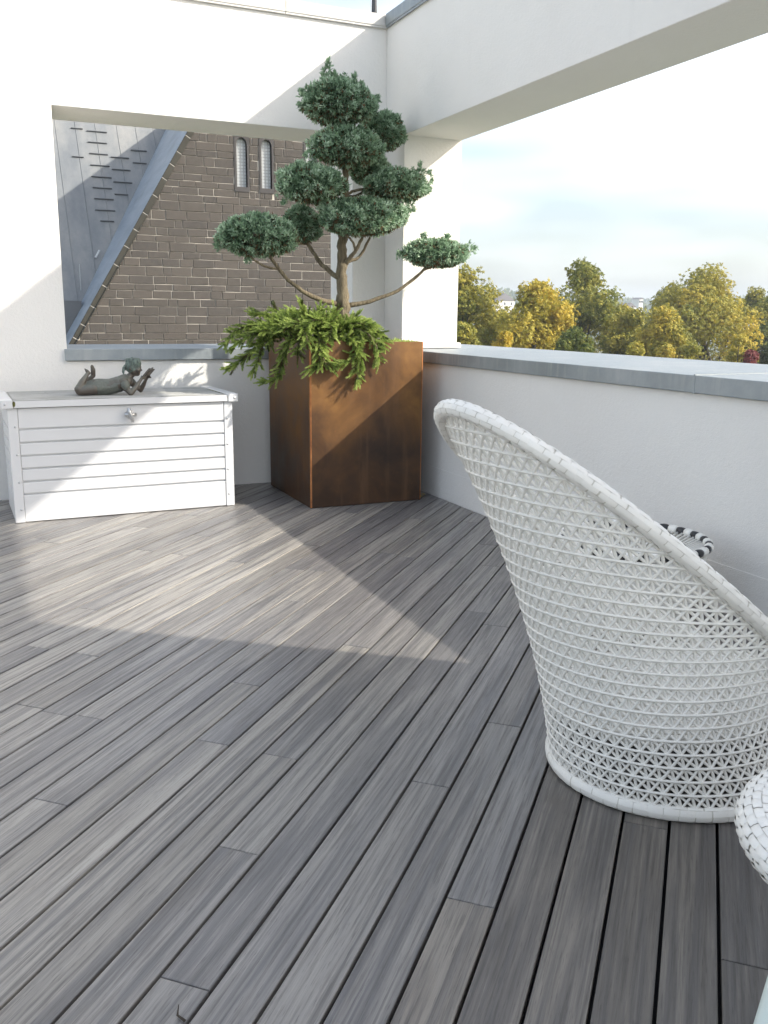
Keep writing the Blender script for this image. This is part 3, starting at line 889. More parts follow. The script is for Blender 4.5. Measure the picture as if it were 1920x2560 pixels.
hx, hz = .845, .762
hd = MB().tube([(hx, .003, hz), (hx, -.016, hz)], [.034, .030], 16).build('handle_plate', M['steel'], sb, smooth=False, bevel=.003)
MB().tube([(hx, -.010, hz), (hx, -.04, hz)], .012, 10).build('handle_spindle', M['steel'], hd)
MB().tube([(hx-.016, -.043, hz+.050), (hx-.008, -.046, hz+.02), (hx+.004, -.046, hz-.02), (hx+.014, -.043, hz-.052)], [.012, .014, .015, .013], 10).build('handle_lever', M['steel'], hd, smooth=True)
MB().tube([(hx-.042, -.03, hz+.002), (hx+.042, -.03, hz-.002)], [.014, .014], 10).build('handle_wing', M['steel'], hd, smooth=True)

# ------------------------------------------------------------------ bronze figure
K = .000470
fig = empty('bronze_figure', (.850, 7.15, BH+.057), R(-4))
tag(fig, 'small bronze figure of a child lying on its belly reading on the storage box', 'statue')
def S_(x, y, d): return np.array([(x-600)*K, d, (741-y)*K])
body = MB()
def cap_(a, b, ra, rb, fl=(1, 1, 1)):
    a = np.array(a); b = np.array(b); L = np.linalg.norm(b-a)
    n = max(2, int(L/(min(ra, rb)*.16))+1)
    for i in range(n):
        t = i/(n-1); r = ra+(rb-ra)*t
        body.sphere(a+(b-a)*t, (r*fl[0], r*fl[1], r*fl[2]), 12, 8)
k = K
# torso in a dress
cap_(S_(330, 640, 0), S_(480, 622, 0), 100*k, 128*k, (1, 1.25, 1))
cap_(S_(480, 618, 0), S_(650, 620, 0), 132*k, 120*k, (1, 1.2, 1))
cap_(S_(650, 620, 0), S_(830, 580, 0), 122*k, 128*k, (1, 1.25, 1))
cap_(S_(830, 575, 0), S_(960, 530, 0), 126*k, 98*k, (1, 1.4, 1))
cap_(S_(900, 560, -.045), S_(900, 560, .045), 78*k, 78*k)
cap_(S_(960, 500, 0), S_(1055, 420, 0), 62*k, 50*k)
# legs
for d, sgn in ((-.040, 0), (.045, 1)):
    cap_(S_(440, 640, d), S_(225, 668, d*1.1), 92*k, 70*k)
cap_(S_(225, 668, -.044), S_(205, 640, -.05), 62*k, 60*k)
cap_(S_(200, 640, -.048), S_(270, 540, -.03), 58*k, 56*k); cap_(S_(270, 540, -.03), S_(368, 395, .0), 56*k, 30*k)
cap_(S_(225, 668, .05), S_(260, 640, .055), 60*k, 58*k); cap_(S_(260, 640, .055), S_(350, 540, .05), 56*k, 50*k); cap_(S_(350, 540, .05), S_(440, 450, .03), 50*k, 32*k)
# feet
cap_(S_(385, 392, .0), S_(350, 355, -.002), 30*k, 26*k, (1, .9, 1)); cap_(S_(350, 355, -.002), S_(322, 324, .0), 22*k, 9*k)
cap_(S_(450, 440, .03), S_(452, 350, .015), 38*k, 40*k, (1, .55, 1)); cap_(S_(452, 350, .015), S_(438, 285, .01), 40*k, 26*k, (1, .5, 1))
# near arm: sleeve, forearm, hand ; far arm
cap_(S_(900, 520, -.058), S_(930, 620, -.072), 72*k, 66*k); cap_(S_(930, 620, -.072), S_(1000, 712, -.085), 54*k, 44*k)
cap_(S_(1000, 712, -.085), S_(1090, 620, -.06), 46*k, 42*k); cap_(S_(1090, 620, -.06), S_(1170, 520, -.03), 42*k, 26*k)
cap_(S_(1170, 520, -.03), S_(1205, 470, -.025), 27*k, 25*k)
for j in range(4): cap_(S_(1195+j*10, 462+j*12, -.030), S_(1238+j*8, 440+j*16, -.012), 10*k, 8*k)
cap_(S_(1180, 500, -.034), S_(1190, 440, -.028), 10*k, 8*k)
cap_(S_(1000, 520, .06), S_(1100, 610, .085), 66*k, 54*k); cap_(S_(1100, 610, .085), S_(1190, 690, .09), 50*k, 42*k)
cap_(S_(1190, 690, .09), S_(1240, 600, .075), 44*k, 38*k); cap_(S_(1240, 600, .075), S_(1280, 510, .05), 36*k, 24*k)
cap_(S_(1280, 510, .05), S_(1310, 470, .04), 26*k, 24*k)
for j in range(4): cap_(S_(1300+j*12, 470+j*6, .036), S_(1335+j*7, 445+j*14, .018), 10*k, 8*k)
cap_(S_(1290, 480, .04), S_(1280, 440, .03), 10*k, 8*k)
# head with face turned to the book
hc = S_(1092, 325, 0)
body.sphere(hc, (108*k, 100*k, 122*k), 16, 12)
cap_(S_(1110, 375, 0), S_(1135, 410, 0), 78*k, 44*k, (1, 1.05, 1))
cap_(S_(1188, 335, 0), S_(1205, 358, 0), 9*k, 15*k)
cap_(S_(1186, 300, -.022), S_(1188, 300, .022), 14*k, 14*k)
cap_(S_(1168, 388, -.012), S_(1168, 388, .012), 15*k, 15*k)
cap_(S_(1140, 350, -.036), S_(1140, 352, .036), 40*k, 40*k)
cap_(S_(1015, 322, -.045), S_(1018, 345, -.045), 18*k, 14*k)
bo = body.build('body', M['bronze'], fig)
rm = bo.modifiers.new('remesh', 'REMESH'); rm.mode = 'VOXEL'; rm.voxel_size = .0038; rm.use_smooth_shade = True
sm_ = bo.modifiers.new('smooth', 'SMOOTH'); sm_.iterations = 7; sm_.factor = .5
# dress with folds and short sleeves
dr = MB(); nd = 40
prof = [(296, 650, 92, 118), (302, 648, 104, 132), (360, 638, 112, 142), (480, 616, 138, 165), (600, 622, 132, 152), (680, 622, 126, 150), (780, 596, 130, 160), (860, 566, 128, 172), (930, 535, 116, 168), (985, 505, 90, 120), (1010, 486, 62, 76), (1006, 486, 54, 68)]
Vd = []
for pi_, (px_, py_, rv_, rh_) in enumerate(prof):
    c_ = S_(px_, py_, 0)
    for q_ in range(nd):
        a_ = 2*math.pi*q_/nd
        f_ = 1+.035*math.sin(a_*7+pi_*.9)+.025*math.sin(a_*11-pi_*1.7)
        zz_ = max(c_[2]+rv_*k*f_*math.sin(a_), .0015)
        Vd.append((c_[0]+.012*math.sin(a_)*(-1 if px_ > 900 else 0)*1.6, c_[1]+rh_*k*f_*math.cos(a_), zz_))
Fd = [(i_*nd+q_, i_*nd+(q_+1) % nd, (i_+1)*nd+(q_+1) % nd, (i_+1)*nd+q_) for i_ in range(len(prof)-1) for q_ in range(nd)]
dr.add(Vd, Fd)
dr.tube([S_(905, 510, -.060), S_(922, 575, -.072), S_(950, 640, -.080), S_(952, 642, -.080)], [72*k, 78*k, 66*k, 52*k], 14)
dr.tube([S_(985, 505, .060), S_(1050, 560, .078), S_(1095, 605, .086)], [70*k, 70*k, 62*k], 14)
dro = dr.build('dress', M['bronze_dress'], fig, smooth=True)
sb_ = dro.modifiers.new('sub', 'SUBSURF'); sb_.levels = 1; sb_.render_levels = 1
# hair: cap with strands and a pony tail
hair = MB()
hr = np.random.default_rng(3)
hair.sphere(S_(1072, 285, 0), (128*k, 116*k, 132*k), 16, 10)
for j in range(70):
    a = hr.uniform(-1.0, 1.0)*math.pi*.95
    # from crown downwards
    crown = S_(1065, 165, 0)
    bot = S_(1072, 285, 0)+np.array([math.cos(a)*128*k, math.sin(a)*116*k, hr.uniform(-.006, .012)-(.035 if abs(a) > 2.0 else 0)+.012*(abs(a) < .8)])
    mid = S_(1072, 285, 0)+np.array([math.cos(a)*105*k, math.sin(a)*95*k, .050])
    hair.tube([crown+hr.normal(size=3)*.003, mid+hr.normal(size=3)*.002, bot], [.004, .0065, .003], 5)
hair.tube([S_(960, 280, .0), S_(925, 320, -.01), S_(912, 380, -.01), S_(918, 420, -.01)], [.013, .012, .010, .004], 7)
ho = hair.build('hair', M['patina'], fig, smooth=True)
# open book held up
bk = MB()
def book_leaf(p0, p1, hgt, th):
    p0 = np.array(p0); p1 = np.array(p1); n_ = np.cross(p1-p0, hgt); n_ = n_/np.linalg.norm(n_)*th
    V = [p0, p1, p1+hgt, p0+hgt]; V = V+[v+n_ for v in V]
    bk.add(V, [(0, 3, 2, 1), (4, 5, 6, 7), (0, 1, 5, 4), (1, 2, 6, 5), (2, 3, 7, 6), (3, 0, 4, 7)])
spine0 = S_(1225, 470, .0); hgt = S_(1345, 335, .0)-S_(1225, 470, .0)
book_leaf(spine0, spine0+np.array([-.010, -.060, .006]), hgt, .007)
book_leaf(spine0, spine0+np.array([.036, .058, -.004]), hgt, .007)
bk.tube([S_(1345, 350, .03), S_(1375, 335, .03), S_(1398, 322, .03)], [.008, .007, .005], 6)
bk.build('book', M['bronze'], fig, bevel=.001)

# ------------------------------------------------------------------ woven lounge chair
CPHI, CO, CA, CW, CZ0, CZ1, CBUL = 3.216, .254, .710, .402, .729, .527, -.058
CC = np.array([2.131, 2.226, 0.0]); RA, RB = .470, .406
cb = np.array([math.cos(CPHI), math.sin(CPHI), 0]); cs_ = np.array([-cb[1], cb[0], 0])
def c_rim(th): return CC+cb*(CO+CA*math.cos(th))+cs_*(CW*math.sin(th))+np.array([0, 0, CZ0+CZ1*math.cos(th)-.015*math.sin(th)**2])
def c_base(th): return CC+np.array([0, 0, .035])+RA*cb*math.cos(th)+RB*cs_*math.sin(th)
def c_out(th): return cb*math.cos(th)+cs_*math.sin(th)
def c_pt(th, z, off=0.0):
    r_, b_ = c_rim(th), c_base(th)
    t = min(1.0, max(0.0, (z-b_[2])/(r_[2]-b_[2])))
    return b_*(1-t)+r_*t+c_out(th)*(CBUL*4*t*(1-t)+off)
chair = empty('lounge_chair', tuple(CC))
tag(chair, 'large white open-weave tub chair with high sloping back on the deck', 'chair')
NC = 66; DZ = .043
lat = MB()
def seg_tube(p0, p1, r=.0042, n=5, mid=None):
    lat.tube([p0, p1] if mid is None else [p0, mid, p1], r, n, cap=False)
def zr(th): return c_rim(th)[2]
TW = 2*math.pi/NC
nrow = int((CZ0+CZ1)/DZ)+1
def rowz(k_, th):      # rows climb slightly towards the high back
    f = .5+.5*math.cos(th)
    return .045+k_*DZ*(.93+.14*f)
cr = random.Random(4)
for i in range(NC):
    th = i*TW
    zt = zr(th)
    m = max(3, int(zt/.09))
    lat.tube([c_pt(th, .03+(zt-.03)*j/m, -.0035) for j in range(m+1)], .0052, 6, cap=False)
for k_ in range(nrow):
    run = []
    for s_ in range(NC*3+1):
        th = s_*TW/3
        z = rowz(k_, th)
        if z < zr(th)-.005: run.append(c_pt(th, z, .0032+.0010*math.sin(s_*2.1+k_)))
        else:
            if len(run) > 2: lat.tube(run, .0046, 6, cap=False)
            run = []
    if len(run) > 2: lat.tube(run, .0046, 6, cap=False)
for i in range(NC):
    for k_ in range(-1, nrow):
        for dr in (1, -1):
            t0 = i*TW; t1 = (i+dr)*TW
            z0, z1 = rowz(k_, t0), rowz(k_+1, t1)
            if k_ == -1: z0 = .03
            a0 = zr(t0); a1 = zr(t1)
            if z0 >= a0 and z1 >= a1: continue
            f = 1.0
            if z1 > a1:
                # clip where it meets the rim
                d0 = a0-z0; d1 = a1-z1; f = max(.05, d0/(d0-d1)) if d0 > 0 else 0
                if f <= .05: continue
            ze = z0+(z1-z0)*f; te = t0+(t1-t0)*f
            o_ = -.0012+.0012*dr
            seg_tube(c_pt(t0, z0, o_), c_pt(te, ze, o_), .0051*cr.uniform(.88, 1.12), 5, c_pt((t0+te)/2+cr.uniform(-.004, .004), (z0+ze)/2+cr.uniform(-.0015, .0015), o_+.001))
ob = lat.build('woven_shell', M['wicker'], chair, smooth=True); in_local(ob, chair); tag(ob, kind='stuff')

def plait(curve, frame, ru, rv, nl, nr, name, parent, kind='stuff', a0=0.0, a1=2*math.pi, gap=.05):
    """braided tube: staggered rounded strips over a dark core; curve(s) in 0..1 closed, frame(s)->(N,B)"""
    mb = MB(); core = MB(); N_ = nl*4
    pts = [curve(s/N_) for s in range(N_)]
    Vc = []; m = 14
    for s in range(N_):
        n_, b_ = frame(s/N_); c = pts[s]
        for q in range(m):
            a = a0+(a1-a0)*q/m; Vc.append(c+(n_*ru*math.cos(a)+b_*rv*math.sin(a))*.93)
    Fc = []
    for s in range(N_):
        for q in range(m): Fc.append((s*m+q, s*m+(q+1) % m, ((s+1) % N_)*m+(q+1) % m, ((s+1) % N_)*m+q))
    core.add(Vc, Fc)
    for r_ in range(nr):
        for l_ in range(nl):
            s0 = (l_+(.5 if r_ % 2 else 0.0)+cr.uniform(-.06, .06))/nl
            ln = 1.0/nl
            aa0 = a0+(a1-a0)*(r_+gap*cr.uniform(-.6, 1.0))/nr; aa1 = a0+(a1-a0)*(r_+1-gap*cr.uniform(-.6, 1.0))/nr
            V = []
            us = (0, .12, .5, .88, 1.0); hs = (.955, 1.0, 1.03, 1.0, .955)
            lift = cr.uniform(-.006, .02)
            for ui, u in enumerate(us):
                s = s0+ln*(.012+.976*u)
                n_, b_ = frame(s % 1.0); c = curve(s % 1.0)
                for vi, v in enumerate((0, .5, 1.0)):
                    a = aa0+(aa1-aa0)*v; h_ = hs[ui]+lift-(.02 if vi != 1 else 0)
                    V.append(c+(n_*ru*math.cos(a)+b_*rv*math.sin(a))*h_)
            F = []
            for ui in range(4):
                for vi in range(2): F.append((ui*3+vi, ui*3+vi+1, (ui+1)*3+vi+1, (ui+1)*3+vi))
            mb.add(V, F)
    o1 = mb.build(name, M['wicker'], parent, smooth=True)
    o2 = core.build(name+'_core', M['wicker_core'], o1, smooth=True)
    tag(o1, kind=kind)
    return o1
def tan_frame(curve):
    def fr(s):
        e = 1e-3; t = curve((s+e) % 1.0)-curve((s-e) % 1.0); t = t/np.linalg.norm(t)
        n_ = np.cross(t, np.array([0, 0, 1.0])); n_ /= np.linalg.norm(n_)
        return n_, np.cross(n_, t)
    return fr
rim_curve = lambda s: c_rim(2*math.pi*s)
o = plait(rim_curve, tan_frame(rim_curve), .0245, .0245, 84, 10, 'braided_rim', chair); in_local(o, chair)
base_curve = lambda s: c_base(2*math.pi*s)+np.array([0, 0, -.008])
o = plait(base_curve, tan_frame(base_curve), .017, .025, 60, 7, 'braided_base', chair); in_local(o, chair)
# woven seat inside
seat = MB()
SZ = .27
def seat_r(th): 
    q = c_pt(th, SZ)-CC; return q
for i in range(24):
    th = i*2*math.pi/24
    seat.tube([CC+np.array([0, 0, SZ+.006]), seat_r(th)*np.array([.985, .985, 1])+CC], .005, 5)
for j in range(1, 13):
    f = j/12.5
    seat.tube([CC+np.array([0, 0, SZ+.003])+(seat_r(s*2*math.pi/40)*np.array([f, f, 0])) for s in range(40)], .008, 5, closed=True)
o = seat.build('woven_seat', M['wicker'], chair, smooth=True); in_local(o, chair)
V = [CC+np.array([0, 0, SZ-.012])]+[CC+seat_r(s*2*math.pi/40)*np.array([.975, .975, 0])+np.array([0, 0, SZ-.012]) for s in range(40)]
o = MB().add(V, [(0, 1+s, 1+(s+1) % 40) for s in range(40)]+[(0, 1+(s+1) % 40, 1+s) for s in []]).build('seat_pad', M['wicker'], chair); in_local(o, chair)
so = o.modifiers.new('solid', 'SOLIDIFY'); so.thickness = .02

# ------------------------------------------------------------------ side table with striped rim
TC = np.array([2.915, 3.48, 0.0]); TR = .355; TZ = .42
tb = empty('side_table', tuple(TC))
tag(tb, 'round white woven side table with black and white striped rim behind the chair', 'table')
bodym = MB().lathe([(.255, .012), (.262, .02), (.298, .16), (.328, .30), (.345, TZ-.02), (.333, TZ-.02), (.316, .30), (.286, .16), (.251, .02), (.255, .012)], 48)
bodym.build('body', M['wicker'], tb, smooth=True)
strip = MB()
for i in range(54):
    a = 2*math.pi*i/54
    strip.tube([(r_*math.cos(a), r_*math.sin(a), z) for r_, z in ((.260, .015), (.302, .16), (.332, .30), (.349, TZ-.015))], .0075, 6)
tag(strip.build('upright_strand', M['wicker'], tb, smooth=True), kind='stuff')
NS = 44
segm = {}
for colr in ('black', 'wicker'):
    mb = MB(); da = 2*math.pi/NS
    pts = [(TR*math.cos(t*da*.46), TR*math.sin(t*da*.46), 0) for t in (-1, -.33, .33, 1)]
    rr = [.0185, .021, .021, .0185] if colr == 'black' else [.021, .0235, .0235, .021]
    mb.tube(pts, rr, 10)
    segm[colr] = mb.mesh('rim_band_'+colr, M[colr], True)
for i in range(NS):
    ob = bpy.data.objects.new('rim_band', segm['black' if i % 2 else 'wicker'])
    link(ob, tb); ob.location = (0, 0, TZ); ob.rotation_euler = (0, 0, 2*math.pi*i/NS)
tray = MB()
for i in range(72):
    a = 2*math.pi*i/72
    tray.tube([((TR-.012)*math.cos(a), (TR-.012)*math.sin(a), TZ-.004), (.20*math.cos(a+.05), .20*math.sin(a+.05), TZ-.075), (.02*math.cos(a+.1), .02*math.sin(a+.1), TZ-.095)], [.006, .006, .003], 5)
tag(tray.build('tray_strand', M['wicker'], tb, smooth=True), kind='stuff')
MB().lathe([(.0005, TZ-.105), (.20, TZ-.088), (.335, TZ-.02)], 40).build('tray', mat_wicker('cream_wicker', (.66, .62, .53)), tb, smooth=True)

# ------------------------------------------------------------------ woven footstool at the right edge
FC = np.array([1.765, 1.075, 0.0]); FR = .40; FZ = .44
fs = empty('footstool', tuple(FC))
tag(fs, 'white braided footstool cut off by the right edge of the picture', 'footstool')
fcurve = lambda s: np.array([(FR-.06)*math.cos(2*math.pi*s), (FR-.06)*math.sin(2*math.pi*s), FZ-.035])
plait(fcurve, tan_frame(fcurve), .062, .05, 58, 18, 'braided_rim', fs)
top = MB()
for i in range(46):
    a = 2*math.pi*i/46
    for da in (.28, -.28):
        top.tube([((FR-.10)*math.cos(a), (FR-.10)*math.sin(a), FZ-.012), ((FR-.20)*math.cos(a+da*.4), (FR-.20)*math.sin(a+da*.4), FZ-.02), (.02*math.cos(a+da), .02*math.sin(a+da), FZ-.026)], .0055, 5)
for r_ in (.08, .14, .2, .25): top.tube([(r_*math.cos(t*.1571), r_*math.sin(t*.1571), FZ-.018) for t in range(40)], .005, 5, closed=True)
tag(top.build('woven_top', M['wicker'], fs, smooth=True), kind='stuff')
sk = MB()
nf = 52
for i in range(nf):
    a = 2*math.pi*i/nf; prof = [(FR-.05, FZ-.07), (FR-.10, .28), (FR-.15, .12), (FR-.16, .02)]
    sk.tube([(r_*math.cos(a), r_*math.sin(a), z) for r_, z in prof], .0046, 5)
    for dr in (1, -1):
        for z0 in np.arange(.03, FZ-.10, .045):
            rr = lambda z: np.interp(z, [.02, .12, .28, FZ-.07], [FR-.16, FR-.15, FR-.10, FR-.05])
            b = a+dr*2*math.pi/nf; z1 = z0+.045
            sk.tube([(rr(z0)*math.cos(a), rr(z0)*math.sin(a), z0), (rr(z1)*math.cos(b), rr(z1)*math.sin(b), z1)], .0042, 4, cap=False)
for z0 in np.arange(.03, FZ-.08, .045):
    r_ = float(np.interp(z0, [.02, .12, .28, FZ-.07], [FR-.16, FR-.15, FR-.10, FR-.05]))+.004
    sk.tube([(r_*math.cos(t*.1047), r_*math.sin(t*.1047), z0) for t in range(60)], .0046, 5, closed=True)
tag(sk.build('woven_shell', M['wicker'], fs, smooth=True), kind='stuff')
MB().tube([((FR-.16)*math.cos(t*.1571), (FR-.16)*math.sin(t*.1571), .018) for t in range(40)], .017, 8, closed=True).build('base_ring', M['wicker'], fs, smooth=True)

# pale lacquered stool, only the side of one leg reaches into the picture
pA = at(1956, 2440, 1.0); pB = at(1916, 2570, .985)
leg_d = (pA-pB)/(pA[2]-pB[2])
leg_t = pB+leg_d*(.43-pB[2]); leg_b = pB+leg_d*(.004-pB[2])
sc_ = leg_t+np.array([.17, -.10, 0])
stl = empty('lacquered_stool', (sc_[0], sc_[1], 0))
tag(stl, 'pale green lacquered stool of which only a leg shows in the lower right corner', 'stool')
MB().lathe([(.0005, .455), (.17, .455), (.185, .448), (.19, .44), (.185, .43), (.0005, .425)], 32).build('seat', M['palegreen'], stl, smooth=True)
t0_ = leg_t-np.array([sc_[0], sc_[1], 0]); b0_ = leg_b-np.array([sc_[0], sc_[1], 0])
for k_ in range(3):
    ca, sa = math.cos(k_*2*math.pi/3), math.sin(k_*2*math.pi/3)
    rot = lambda v: (v[0]*ca-v[1]*sa, v[0]*sa+v[1]*ca, v[2])
    MB().tube([rot(t0_), rot((t0_+b0_)/2), rot(b0_)], [.024, .022, .017], 12).build('leg', M['palegreen'], stl, smooth=True)

# ------------------------------------------------------------------ church beyond the back wall
CY = 26.0
ch = empty('church', (6.0, CY, -16))
tag(ch, 'dark stone church gable with lancet windows and grey metal roof beyond the opening', 'church')
EB = np.array([2.293, .752]); SL = 1.664
def ex(z): return EB[0]+(z-EB[1])/SL          # roof line (left edge of the zinc strip) at height z
APX, APZ = 6.63, 7.97
gx = lambda z: ex(z)+.17                      # edge of the masonry inside the coping stones
XR = 11.6
WINS = [(6.985, 7.285, 4.98, 6.10), (7.70, 8.0, 4.98, 6.10), (9.02, 9.32, 5.55, 6.67)]
gmb = MB()
wr = [(a_-.0, b_+.0, c_, d_+(b_-a_)/2*1.25) for a_, b_, c_, d_ in WINS]
gmb.prism([(gx(-16), -16), (wr[0][0], -16), (wr[0][0], APZ-.2), (gx(APZ-.2), APZ-.2)], CY+.012, CY+.6, 'y')
for q_ in range(3):
    a_, b_, c_, d_ = wr[q_]
    gmb.box(a_, b_, CY+.012, CY+.6, -16, c_); gmb.box(a_, b_, CY+.012, CY+.6, d_, APZ-.2)
    gmb.box(b_, wr[q_+1][0] if q_ < 2 else XR, CY+.012, CY+.6, -16, APZ-.2)
gw = gmb.build('gable_wall', M['mortar'], ch); in_local(gw, ch)
sr = random.Random(21)
z = -.6; stones = []
while z < 7.5:
    h_ = sr.choice([.17, .19, .21, .22, .24, .25]); x = gx(z)+sr.uniform(.0, .12)-.25
    while x < XR:
        L_ = sr.uniform(.32, .72) if sr.random() < .85 else sr.uniform(.2, .32)
        stones.append([x, x+L_, z, z+h_]); x += L_
    z += h_
def cut_by_windows(a):
    out = [a]
    for (w0, w1, b0, b1) in WINS:
        w0 -= .07; w1 += .07; b0 -= .14; b1 += .27
        nx = []
        for s in out:
            if s[1] <= w0 or s[0] >= w1 or s[3] <= b0+.02 or s[2] >= b1-.02: nx.append(s); continue
            m0, m1 = max(s[0], w0), min(s[1], w1)
            if m1-m0 > .05 and b0-s[2] > .05: nx.append([m0, m1, s[2], b0+.008])
            if m1-m0 > .05 and s[3]-b1 > .05: nx.append([m0, m1, b1-.008, s[3]])
            if s[0] < w0-.07: nx.append([s[0], w0, s[2], s[3]])
            if s[1] > w1+.07: nx.append([w1, s[1], s[2], s[3]])
        out = nx
    return out
stone_objs = []; rest = MB()
for s in stones:
    for q in cut_by_windows(s):
        x0, x1, z0, z1 = q[0]+.0085, q[1]-.0085, q[2]+.0085, q[3]-.0085
        if x1-x0 < .05: continue
        if x1 < gx(z0)+.06: continue
        lo, hi = gx(z0), gx(z1)
        jit = lambda: sr.uniform(-.006, .006)
        if x0 < hi: poly = [(max(x0, lo)+.0, z0), (x1, z0), (x1, z1), (min(hi, x1-.01), z1)]
        else: poly = [(x0+jit(), z0+jit()), (x1+jit(), z0+jit()), (x1+jit(), z1+jit()), (x0+jit(), z1+jit())]
        dep = sr.uniform(.0, .018)
        stone_objs.append((poly, dep))
vis = [s for s in stone_objs if s[0][0][1] > .35 and s[0][2][1] < 6.9 and s[0][0][0] < 9.6]
vis.sort(key=lambda s: -(s[0][1][0]-s[0][0][0])*(s[0][2][1]-s[0][0][1]))
vset = set(id(s) for s in vis[:298])
def stone_mesh(mb, poly, dep):
    n = len(poly); cx = sum(p_[0] for p_ in poly)/n; cz = sum(p_[1] for p_ in poly)/n
    f = .012
    V = [(x, CY+.02, z_) for x, z_ in poly]+[(x, CY-dep+.006, z_) for x, z_ in poly]+[(x+(cx-x)/max(abs(cx-x), 1e-6)*f, CY-dep, z_+(cz-z_)/max(abs(cz-z_), 1e-6)*f) for x, z_ in poly]
    F = [tuple(range(2*n, 3*n))]
    for r_ in range(2):
        for i in range(n):
            j = (i+1) % n; F.append((r_*n+i, r_*n+j, (r_+1)*n+j, (r_+1)*n+i))
    mb.add(V, F)
for s in stone_objs:
    if id(s) in vset:
        mb = MB(); stone_mesh(mb, *s)
        cx = sum(p_[0] for p_ in s[0])/4; cz = sum(p_[1] for p_ in s[0])/4
        mb.v = [(a-cx, b-CY, c-cz) for a, b, c in mb.v]
        ob = mb.build('stone', M['stone'], gw)
        ob.matrix_parent_inverse = Matrix.Translation(ch.location).inverted() if False else Matrix.Identity(4)
        ob.location = (cx, CY, cz)
    else: stone_mesh(rest, *s)
tag(rest.build('stone_rest', M['stone'], gw), kind='stuff')
# coping stones along the verge with pale joints
zs_ = -3.0; cps = []
while zs_ < APZ:
    d_ = sr.uniform(.42, .56) if sr.random() < .7 else sr.uniform(.30, .40)
    zs_ += d_; cps.append((zs_-d_, zs_))
nx_, nz_ = -SL/math.hypot(1, SL), 1/math.hypot(1, SL)     # up-left normal of the slope
for a, b in cps:
    P0 = np.array([ex(a), a]); P1 = np.array([ex(b), b]); u = (P1-P0)/np.linalg.norm(P1-P0)
    P0 = P0+u*.012; P1 = P1-u*.012; q = np.array([-nx_, -nz_])*.165
    ob = MB().prism([tuple(P0), tuple(P0+q), tuple(P1+q), tuple(P1)], CY-.06, CY+.3, 'y').build('verge_stone', M['coping_stone'], ch, bevel=.008, seg=1); in_local(ob, ch)
P0 = np.array([ex(-3), -3.0]); P1 = np.array([ex(APZ), APZ]); q = np.array([-nx_, -nz_])
ob = MB().prism([tuple(P0+q*.012), tuple(P0+q*.155), tuple(P1+q*.155), tuple(P1+q*.012)], CY-.045, CY+.28, 'y').build('verge_joint_mortar', plain('pale_verge_mortar', (.62, .58, .52), .9), ch); in_local(ob, ch)
# transept roof slope (zinc) from the verge back to the main roof, main roof facing the terrace
NPN = np.array([0.0, .8255, -.5643]); NPC = NPN@np.array([2.7497, 28.6014, 1.5125])
def nave_y(z_): return (NPC+.5643*z_)/.8255
def strip(name, m, za, zb):
    V = [(ex(za), CY-.02, za), (ex(zb), CY-.02, zb), (ex(zb), nave_y(zb)+.05, zb), (ex(za), nave_y(za)+.05, za)]
    V2 = [(v[0]+.12, v[1], v[2]-.07) for v in V]
    return MB().add([(v[0]-.003, v[1], v[2]+.002) for v in V]+V2, [(3, 2, 1, 0), (4, 5, 6, 7), (0, 1, 5, 4), (1, 2, 6, 5), (2, 3, 7, 6), (3, 0, 4, 7)]).build(name, m, ch)
bluezinc = NT('blue_grey_roof_zinc')
nz1 = bluezinc.noise(bluezinc.world_pos((3, .4, 3)), 1.2, 6, .65); nz2 = bluezinc.noise(bluezinc.world_pos((1, 1, 1)), .9, 4, .6)
cz_ = bluezinc.mix(bluezinc.rng(nz1, .35, .7, 0, 1), (.24, .29, .35), (.34, .39, .45))
bluezinc.col(bluezinc.mix(bluezinc.rng(nz2, .5, .7, 0, .5), cz_, (.17, .20, .23))).rough(.5).metal(.1)
in_local(strip('transept_roof', bluezinc.m, -2.6, APZ), ch)
in_local(MB().prism([(APX, APZ-.12), (XR, APZ-.12), (XR, APZ), (APX-.05, APZ)], CY, 33.0, 'y').build('transept_ridge_roof', M['slate'], ch), ch)
# nave roof
zn0, zn1 = -1.0, 12.0
V = [(-14, nave_y(zn0), zn0), (XR, nave_y(zn0), zn0), (XR, nave_y(zn1), zn1), (-14, nave_y(zn1), zn1)]
V += [(v[0], v[1]+.3, v[2]-.2) for v in V]
nav = MB().add(V, [(0, 1, 2, 3), (7, 6, 5, 4), (0, 4, 5, 1), (1, 5, 6, 2), (2, 6, 7, 3), (3, 7, 4, 0)]).build('nave_roof', M['slate'], ch); in_local(nav, ch)
in_local(MB().box(-14, XR, nave_y(zn0)+.05, nave_y(zn0)+9, -16, zn0-.02).build('nave_wall', M['mortar'], ch), ch)
def nav_at(px, py):
    d = ray(px, py); o_ = CAM_P; return o_+d*((NPC-NPN@o_)/(NPN@d))
up_ = np.array([0, .5643, .8255]); on_ = np.array([0, -.8255, .5643])
